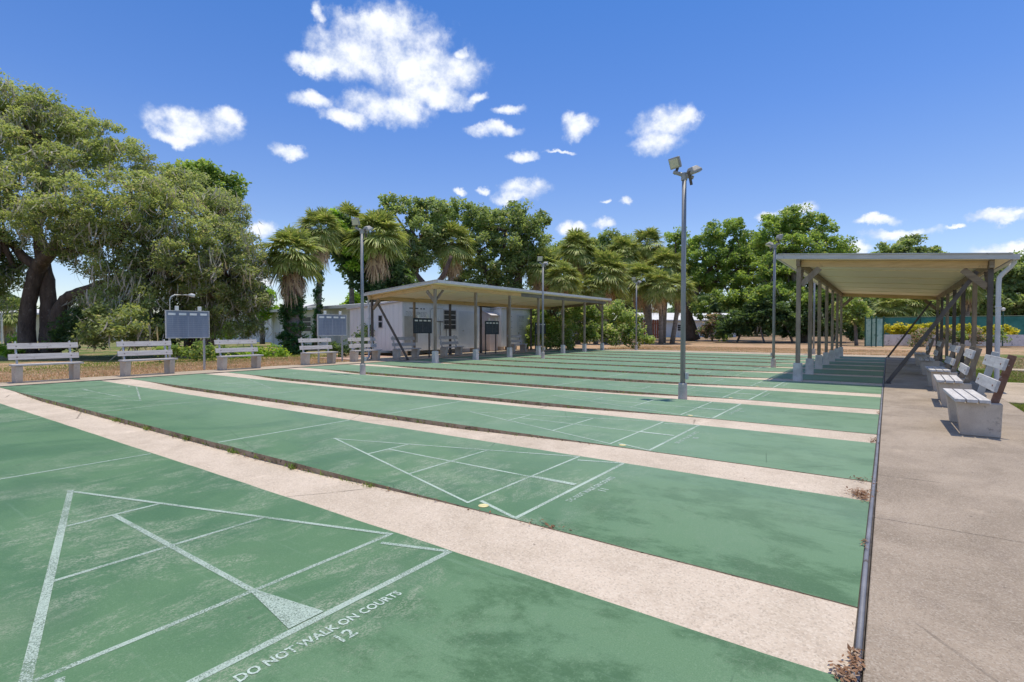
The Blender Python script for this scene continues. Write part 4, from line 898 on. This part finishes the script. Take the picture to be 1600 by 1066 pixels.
tree('dark_bush', 'dark green vine covered hedge behind the huts at the left shelter', 'hedge', (760, 36),
  [(752,500,12,33),(755,525,12,32),(748,480,10,34),(835,480,14,34),(845,500,16,34),(850,525,16,33),(830,530,12,33),(825,505,12,34)], None, 'leaf_green', 'bark_grey', 100, .11, .42, 46)

# --- woods on the horizon: one mass, nobody could count it
def woods():
    g = np.random.default_rng(5); L = []
    for k_ in range(150):
        u = -1200 + k_ * 27; d = 105 + 12 * math.sin(k_ * 1.7); h = 7.5 + 2.0 * math.sin(k_ * .9) + g.uniform(-1, 1)
        if u > 340 and u < 660: h *= .45
        if 0 < u < 340: h *= .75
        p = base(max(-1190, min(2900, u)), d)
        L.append((p.x, p.y, h * .5, 3.6, 3.6, h * .55)); 
    for k_ in range(40):           # behind the camera
        a = math.pi * (.62 + .95 * k_ / 40) + math.pi * .15; p = Vector((math.cos(a) * -95, -abs(math.sin(a)) * 95 + 20)); L.append((p.x, p.y - 40, 4, 6, 6, 4.5))
    V, C = foliage_arrays(L, 3.2, .62, 1.8, 5, .05); o = quads_mesh('far_woods', V, 'leaf_far'); tag(o, 'distant green woods along the horizon', 'woods', kind='stuff')
woods()

# ================================================================ PALMS
def frond_mesh(elev, seed, dry=False, nl=34):
    g = random.Random(seed); Q = []
    e = R(elev); pl = .72 if not dry else .6
    d0 = Vector((math.cos(e), 0, math.sin(e))); P = [Vector((0, 0, 0))]; d = d0.copy()
    for k_ in range(4):
        P.append(P[-1] + d * pl / 4); d = (d + Vector((0, 0, -.10 if not dry else -.25))).normalized()
    for k_ in range(4):            # petiole as a thin blade
        s_ = Vector((0, .018, 0)); Q.append([P[k_] - s_, P[k_] + s_, P[k_ + 1] + s_, P[k_ + 1] - s_])
    ax = d; side = Vector((0, 1, 0)); c = P[-1]; nrm = side.cross(ax)
    for k_ in range(nl):
        a = R(-118 + 236 * k_ / (nl - 1) + g.uniform(-4, 4)); L = (.88 - .22 * abs(a) / 2.06) * g.uniform(.85, 1.1)
        v = ax * math.cos(a) + side * math.sin(a); v = (v + nrm * g.uniform(-.10, .16) + Vector((0, 0, .10 * (1 if not dry else -1)))).normalized(); w0 = side * math.cos(a) - ax * math.sin(a)
        dr = g.uniform(.35, .7) if not dry else g.uniform(.8, 1.3)
        p0 = c; wv = (0.008, .030, .026, .003); q0 = None
        for j in range(1, 4):
            t = j / 3; p1 = c + v * L * t * (1 - (.12 * t * t if not dry else .3 * t)) - Vector((0, 0, dr * L * t * t * .55)); 
            Q.append([p0 - w0 * wv[j - 1], p0 + w0 * wv[j - 1], p1 + w0 * wv[j], p1 - w0 * wv[j]]); p0 = p1
    V = np.array([[tuple(p) for p in q] for q in Q]); name = 'dry_frond' if dry else 'frond'
    o = quads_mesh(name, V, 'frond_dry' if dry else 'frond'); me = o.data; bpy.data.objects.remove(o); return me
FR = {k_: [frond_mesh(k_, s_) for s_ in (1, 2)] for k_ in (75, 50, 25, 0, -25, -45)}
FD = [frond_mesh(e_, 7 + e_, True, 18) for e_ in (-50, -65, -78)]
def palm(u, vh, d, r_px, label, trunk_px=None, vine=None, group='cabbage palms', nf=36, nd=16, lean=0, seed=0, dark=False):
    g = random.Random(seed * 31 + int(u)); hd = spot(u, vh, d); bp = base(u + lean, d, -.05)
    t = thing('cabbage_palm', bp, label, 'palm', group); off = t.location; sc = r_px / F_PX * d / 1.22; nf = int(nf * 1.75); nd = int(nd * 1.3)
    tr = (trunk_px or 9) / F_PX * d / 2
    b = MB(); top = hd - Vector((0, 0, .15)); mid_ = bp.lerp(top, .5) + Vector((g.uniform(-.12, .12), g.uniform(-.12, .12), 0))
    random.seed(seed); b.tube([bp, bp.lerp(mid_, .5), mid_, mid_.lerp(top, .5), top, top + Vector((0, 0, .3))], [tr * 1.15, tr, tr * .95, tr, tr * 1.25, tr * .7], 10, .06); b.build('trunk', 'palm_trunk', t, smooth=True, off=off)
    for i in range(nf):
        z_ = (i + .5) / nf; el = 85 - 125 * z_ ** .9; key = min(FR, key=lambda q: abs(q - el)); o = link_mesh('frond', g.choice(FR[key]), t)
        o.location = hd - off + Vector((0, 0, .1)); o.rotation_euler = (R(g.uniform(-14, 14)), R(max(-13, min(13, key - el)) + g.uniform(-7, 7)), i * 2.39996 + g.uniform(-.3, .3)); s_ = sc * g.uniform(.80, 1.12); o.scale = (s_, s_, s_)
    for i in range(nd):
        o = link_mesh('dry_frond', g.choice(FD), t); o.location = hd - off - Vector((0, 0, .1 + .45 * sc * g.random())); o.rotation_euler = (0, R(g.uniform(-8, 8)), i * 2.39996 + g.uniform(-.3, .3)); s_ = sc * g.uniform(.75, 1.05); o.scale = (s_, s_, s_)
    if vine:
        z0, z1, wv = vine; L = []; zz = z0
        while zz < z1:
            f = (zz - bp.z) / (top.z - bp.z); c = bp.lerp(top, f); r_ = wv * (1.25 if zz < 1.0 else 1) * g.uniform(.85, 1.12); L.append((c.x + g.uniform(-.08, .08), c.y, zz, r_, r_, .38)); zz += .34
        V, C = foliage_arrays(L, 240, .065, .22, seed + 3, 0); quads_mesh('ivy', V, 'leaf_vine', t, off)
    return t
PALMS = [
 (457,402,27.7,47,'thick ivy covered palm with a full round head, nearest on the left lawn',24,(.1,4.6,.50),34,20,0),
 (500,362,33,36,'slim ivy covered palm just right of the thick one',8,(.1,5.8,.20),30,10,-6),
 (590,372,36,44,'tall palm with a tan skirt above the shelter corner, behind the second light pole',10,(2.0,5.0,.28),34,24,-4),
 (706,382,42,36,'palm with long brown skirt left of the tall dark oak',9,None,32,22,-3),
 (846,420,44,32,'palm above the roof at the floodlight pole in front of the left shelter',8,None,30,18,3),
 (903,392,47,32,'high palm over the far third of the left shelter roof',8,None,30,18,0),
 (880,438,42,30,'low palm touching the left shelter roof line',8,None,28,16,2),
 (945,430,46,38,'full headed palm behind the far corner of the left shelter',9,None,34,24,0),
 (975,398,52,30,'palm in the second row behind the big pale shrub',8,None,28,14,0),
 (1012,385,54,28,'tallest palm in the cluster left of the tall floodlight pole',8,None,28,14,4),
 (1000,440,48,32,'yellowish palm head above the far floodlight pole',8,None,30,20,18),
 (1040,420,50,32,'palm touching the left side of the tall floodlight pole',8,None,30,18,-4),
 (1030,450,46,28,'lowest palm of the cluster, with leaning dark trunk over the far lawn',7,None,28,18,3),
 (925,455,45,26,'small palm under the full headed one by the shelter corner',7,None,24,14,6),
 (1062,452,47,26,'palm just right of the tall floodlight pole',7,None,26,14,-12),
 (1420,478,58,34,'shaggy fan palm in the dark woods seen through the right shelter',8,None,26,22,0),
 (1392,484,57,28,'smaller fan palm left of the shaggy one seen through the right shelter',8,None,24,20,0),
 (1512,450,54,26,'palm between the rear posts of the right shelter',7,None,26,14,0),
 (12,492,44,26,'pale low palm behind the first bench left of the oak trunks',8,None,26,8,0),
 (812,398,46,26,'palm head half buried in the tall dark oak',7,None,26,14,0),
 (548,348,41,30,'palm half hidden behind the lamp head of the second light pole',8,None,28,12,3)]
for k_, (u, v, d, r_, lab, tp, vn, nf, nd, ln) in enumerate(PALMS): palm(u, v, d, r_, lab, tp, vn, 'cabbage palms round the courts', nf, nd, ln, k_ + 1)
# bare trunks and snags on the far lawn
tree('shrub_row', 'dry brown shrub and saw palmetto clump right of the black oak trunk', 'shrub', (1110, 56), [(1108,505,12,56),(1122,500,12,56),(1115,520,12,56),(1130,515,10,56),(1100,520,9,56)], [[(1113,536,56,.1),(1112,510,56,.06)]], 'leaf_flower', 'bark_grey', 60, .13, .5, 48)
tree('small_bush', 'small green bush on the litter between the far trunks', 'bush', (1100, 55), [(1092,475,14,58),(1098,490,12,58),(1135,528,8,55)], None, 'leaf_green', 'bark_grey', 60, .15, .5, 49)

# ================================================================ HOUSES AND FENCES BEHIND
def house(name, label, A, B, h, depth, wallm, roofm, windows, ov=.4, rise=.5, cat='house'):
    """front wall from ground point A to B, running back by depth; roof falls to the front"""
    A = Vector((A.x, A.y, 0)); B = Vector((B.x, B.y, 0)); t = thing(name, A, label, cat); off = A
    d = (B - A); L = d.length; d.normalize(); bk = Vector((-d.y, d.x, 0))
    if bk.dot(A) < 0: bk = -bk
    mtx = Matrix(((d.x, bk.x, 0), (d.y, bk.y, 0), (0, 0, 1)))
    def W(x, y, z): return mtx @ Vector((x, y, z))
    def bx(b, x0, x1, y0, y1, z0, z1): b.add([W(x, y, z) for x in (x0, x1) for y in (y0, y1) for z in (z0, z1)], [(0, 1, 3, 2), (4, 6, 7, 5), (0, 4, 5, 1), (2, 3, 7, 6), (0, 2, 6, 4), (1, 5, 7, 3)])
    b = MB(); bx(b, 0, L, 0, depth, -.1, h); b.build('wall', wallm, t)
    b = MB(); vs = [W(x, y, z) for x in (-ov, L + ov) for (y, z) in ((-ov, h - .02), (depth / 2, h + rise), (depth + ov, h - .02), (depth + ov, h + .16), (depth / 2, h + rise + .18), (-ov, h + .16))]
    b.add(vs, [(0, 1, 2, 3, 4, 5), (11, 10, 9, 8, 7, 6)] + [(i, (i + 1) % 6, (i + 1) % 6 + 6, i + 6) for i in range(6)]); b.build('roof', roofm, t)
    for (x0, x1, z0, z1, kind) in windows:
        if kind == 'window':
            b = MB(); bx(b, x0 - .07, x1 + .07, -.05, -.003, z0 - .07, z1 + .07); f = b.build('window', 'label_white', t)
            nr_ = 3
            for q in range(nr_):
                a = z0 + (z1 - z0) * q / nr_; b = MB(); bx(b, x0, x1, -.058, -.052, a + .02, a + (z1 - z0) / nr_ - .02); b.build('pane', 'dark_glass', f)
        else:
            b = MB(); bx(b, x0, x1, -.04, -.003, z0, z1); b.build(kind, 'shed_trim', t)
    # raised battens
    x = .4
    while x < L:
        b = MB(); bx(b, x - .02, x + .02, -.02, -.003, 0, h - .05); b.build('batten', wallm, t); x += 1.2
    return t
A = base(424, 41); B = base(640, 27.5)
house('bungalow', 'white bungalow with pale flat roof behind the ivy covered palms', A, B, 2.55, 6, 'house_white', 'house_roof', [(5.6, 7.2, 1.1, 2.1, 'window'), (2.6, 3.4, 1.3, 2.0, 'window'), (9.5, 11, 1.0, 2.1, 'window'), (.6, 2.2, .9, 1.0, 'shelf')], .5, .35)
house('bungalow', 'distant pale house with white roof glimpsed right of the first scoreboard', base(318, 60), base(440, 52), 2.7, 7, 'house_white', 'house_roof', [(1.5, 2.6, 1, 2, 'window'), (4, 5, 1, 2, 'window')], .5, 1.0)
house('cottage', 'cream house behind the twin oak trunks at the left edge', base(-60, 62), base(120, 58), 2.9, 7, 'house_cream', 'house_roof', [(3, 4, 1, 2, 'window'), (7.5, 8.5, 1, 2, 'window')], .5, .6)
house('bungalow', 'low white house far behind the black oak trunk on the back lawn', base(1012, 84), base(1150, 86), 2.6, 7, 'house_white', 'house_roof', [(1.5, 2.5, 1, 2, 'window'), (5, 6.2, 1, 2, 'window'), (9, 10, 1, 2, 'window')], .5, 1.2)
# red brown board fence
A, B = base(1002, 72), base(1030, 72); t = thing('board_fence', A, 'red brown board fence left of the far white house', 'fence'); d = B - A; L = d.length; d.normalize()
k_ = 0
while k_ * .3 < L:
    c = d * (k_ * .3 + .13); b = MB(); b.beam(c, c + Vector((0, 0, 2.5 + .08 * (k_ % 2))), .25, .04, d.cross(Vector((0, 0, 1)))); b.build('board', 'red_wood', t); k_ += 1
b = MB(); n_ = Vector((-d.y, d.x, 0)) * .05; b.beam(n_ + Vector((0, 0, .5)), n_ + d * L + Vector((0, 0, .5)), .05, .1); b.beam(n_ + Vector((0, 0, 2.0)), n_ + d * L + Vector((0, 0, 2.0)), .05, .1); b.build('rail', 'red_wood', t)
# white post at the far left
b = MB(); p = base(3, 30); b.tube([p, p + Vector((0, 0, 2.2))], .05, 8); tag(b.build('white_post', 'label_white'), 'thin white post at the far left edge behind the first bench', 'post')

# tennis court fence seen through the right shelter
def fence(pts, h, label, fabric, z0=.05, rail=True, step=3.0):
    t = thing('screened_fence', pts[0], label, 'fence'); off = t.location
    for i in range(len(pts) - 1):
        A, B = Vector(pts[i]), Vector(pts[i + 1]); L = (B - A).length; n_ = max(1, round(L / step)); d = (B - A) / n_
        for k_ in range(n_):
            P, Q = A + d * k_, A + d * (k_ + 1); b = MB(); b.tube([P, P + Vector((0, 0, h + .06))], .045, 8); b.tube([P + Vector((0, 0, h + .06)), P + Vector((0, 0, h + .14))], [.055, .02], 8); b.build('post', 'fence_green', t, off=off)
            b = MB(); e = (Q - P).normalized() * .05; s_ = Vector((-e.y, e.x, 0)).normalized() * .008
            segs = 6; vs = []
            for q in range(segs + 1):
                c = (P + e).lerp(Q - e, q / segs) + s_ * random.uniform(-3, 3); vs += [c + Vector((0, 0, z0)), c + Vector((0, 0, h - .04))]
            vs2 = [v + s_ for v in vs]; m_ = len(vs)
            b.add(vs + vs2, [(2 * q, 2 * q + 2, 2 * q + 3, 2 * q + 1) for q in range(segs)] + [(m_ + 2 * q, m_ + 2 * q + 1, m_ + 2 * q + 3, m_ + 2 * q + 2) for q in range(segs)] + [(2 * q, m_ + 2 * q, m_ + 2 * q + 2, 2 * q + 2) for q in range(segs)] + [(2 * q + 1, 2 * q + 3, m_ + 2 * q + 3, m_ + 2 * q + 1) for q in range(segs)])
            b.build('screen_panel', fabric, t, off=off)
            b = MB(); b.tube([P + Vector((0, 0, h)), Q + Vector((0, 0, h))], .028, 6); b.build('top_rail', 'fence_green', t, off=off)
    b = MB(); P = Vector(pts[-1]); b.tube([P, P + Vector((0, 0, h + .06))], .045, 8); b.build('post', 'fence_green', t, off=off)
    return t
fence([base(1352, 38.5), base(1362, 38), base(1369, 37.5), base(1380, 37.5)], 2.05, 'short teal screened fence corner left of the yellow hedge', 'screen_teal', .05, step=1.2)
fence([base(1381, 50), base(1500, 46), base(1680, 42)], 2.36, 'long dark green tennis screen running behind the yellow hedge', 'screen_green', .75, step=2.6)
b = MB(); A, B = base(1381, 41), base(1640, 39); d = (B - A).normalized(); b.beam(A + Vector((0, 0, .42)), B + Vector((0, 0, .42)), .3, .84); tag(b.build('low_wall', 'low_wall'), 'low mottled grey wall beneath the yellow hedge', 'wall')
def hedge_line(u0, u1, d0, d1, n_, z, r_, leaf, label, name, seed, rz_=None, size=.09, dens=130):
    L = []
    for k_ in range(n_):
        f = k_ / (n_ - 1); p = base(u0 + (u1 - u0) * f, d0 + (d1 - d0) * f); L.append((p.x, p.y, z, r_, r_, rz_ or r_))
    tree(name, label, 'hedge', Vector((L[0][0], L[0][1], -.03)), L, None, leaf, 'bark_grey', dens, size, .3, seed, world=True, drop=0)
hedge_line(1386, 1462, 42, 41.4, 10, 1.22, .42, 'leaf_yellow', 'yellow green hedge along the wall, seen between the two slanting shelter braces', 'yellow_hedge', 61)
hedge_line(1468, 1580, 41.4, 40.2, 12, 1.12, .40, 'leaf_yellow', 'yellow hedge continuing right behind the rear shelter posts', 'yellow_hedge', 62)
for k_, (u, v, r_, d, lf, lab) in enumerate([(1432,528,9,39,'leaf_flower','rosy flowering bush in front of the low wall, beside the thick brace'), (1446,520,9,39.5,'leaf_flower','pale blossoming bush just right of the rosy one'),
     (1478,520,10,38.5,'leaf_flower','white flowering bush behind the rear shelter posts'), (1500,522,9,38.5,'leaf_bush','light green bush between two rear shelter posts'), (1524,522,10,38,'leaf_flower','white and green bush left of the downspout'),
     (1560,522,9,38,'leaf_bush','small green bush right of the downspout')]):
    tree('flower_bush', lab, 'bush', (u, d), [(u, v, r_, d), (u + 4, v + 7, r_ * .8, d), (u - 4, v + 8, r_ * .7, d)], None, lf, 'bark_grey', 120, .08, .3, 70 + k_)
p = base(1567, 39); t = thing('lamp_post', p, 'slender lamp post with white top by the right end of the yellow hedge', 'lamp post')
b = MB(); b.tube([(0, 0, 0), (0, 0, 2.6)], .04, 8); b.build('pole_shaft', 'fence_green', t)
b = MB(); b.tube([(0, 0, 2.6), (0, 0, 2.68), (0, 0, 2.8), (0, 0, 2.86)], [.05, .12, .12, .03], 10); b.build('lamp_shade', 'label_white', t)

# ================================================================ GRASS
def grass(name, regions, mat, label, seed, hgt=.035):
    g = np.random.default_rng(seed); P = []
    for (x0, x1, y0, y1, k) in regions: P.append(np.stack([g.uniform(x0, x1, k), g.uniform(y0, y1, k), np.full(k, -.05)], 1))
    P = np.concatenate(P); k = len(P); a = g.uniform(0, math.pi * 2, k); s_ = np.stack([np.cos(a), np.sin(a), 0 * a], 1) * g.uniform(.003, .008, (k, 1)) * (1 + 1.2 * (np.hypot(P[:, 0], P[:, 1])[:, None] > 15))
    h = g.uniform(.6, 1.5, (k, 1)) * hgt; ln = g.normal(0, .5, (k, 3)) * h; ln[:, 2] = 0
    V = np.stack([P - s_, P + s_, P + np.concatenate([0 * h, 0 * h, h], 1) + ln], 1)
    o = quads_mesh(name, V, mat, per=3); tag(o, label, 'grass', kind='stuff')
grass('green_grass', [(1.705, 5.5, 8.6, 12.4, 42000), (1.73, 3.2, 17.2, 22, 12000), (1.73, 2.4, 23.3, 29, 5000), (-26, -20, 4, 16, 15000)] + [(-14.0, -2.6, Y0 + PITCH_Y * q - .018, Y0 + PITCH_Y * q - .002, 260) for q in range(1, 8)] + [(-9 + 1.1 * q, -8.9 + 1.1 * q, Y0 + PITCH_Y - .05, Y0 + PITCH_Y - .004, 30) for q in range(6)], 'grass_green', 'short green grass beside the right path and shelter', 1, .05)
grass('dry_grass', [(-22, -17.1, -1, 13.8, 45000), (-15.7, 1.7, 31, 40, 30000), (2.4, 9, 23.3, 33, 20000), (2.6, 8, 17.2, 22, 15000)], 'grass_dry', 'dry tan grass on the verges round the courts', 2, .05)
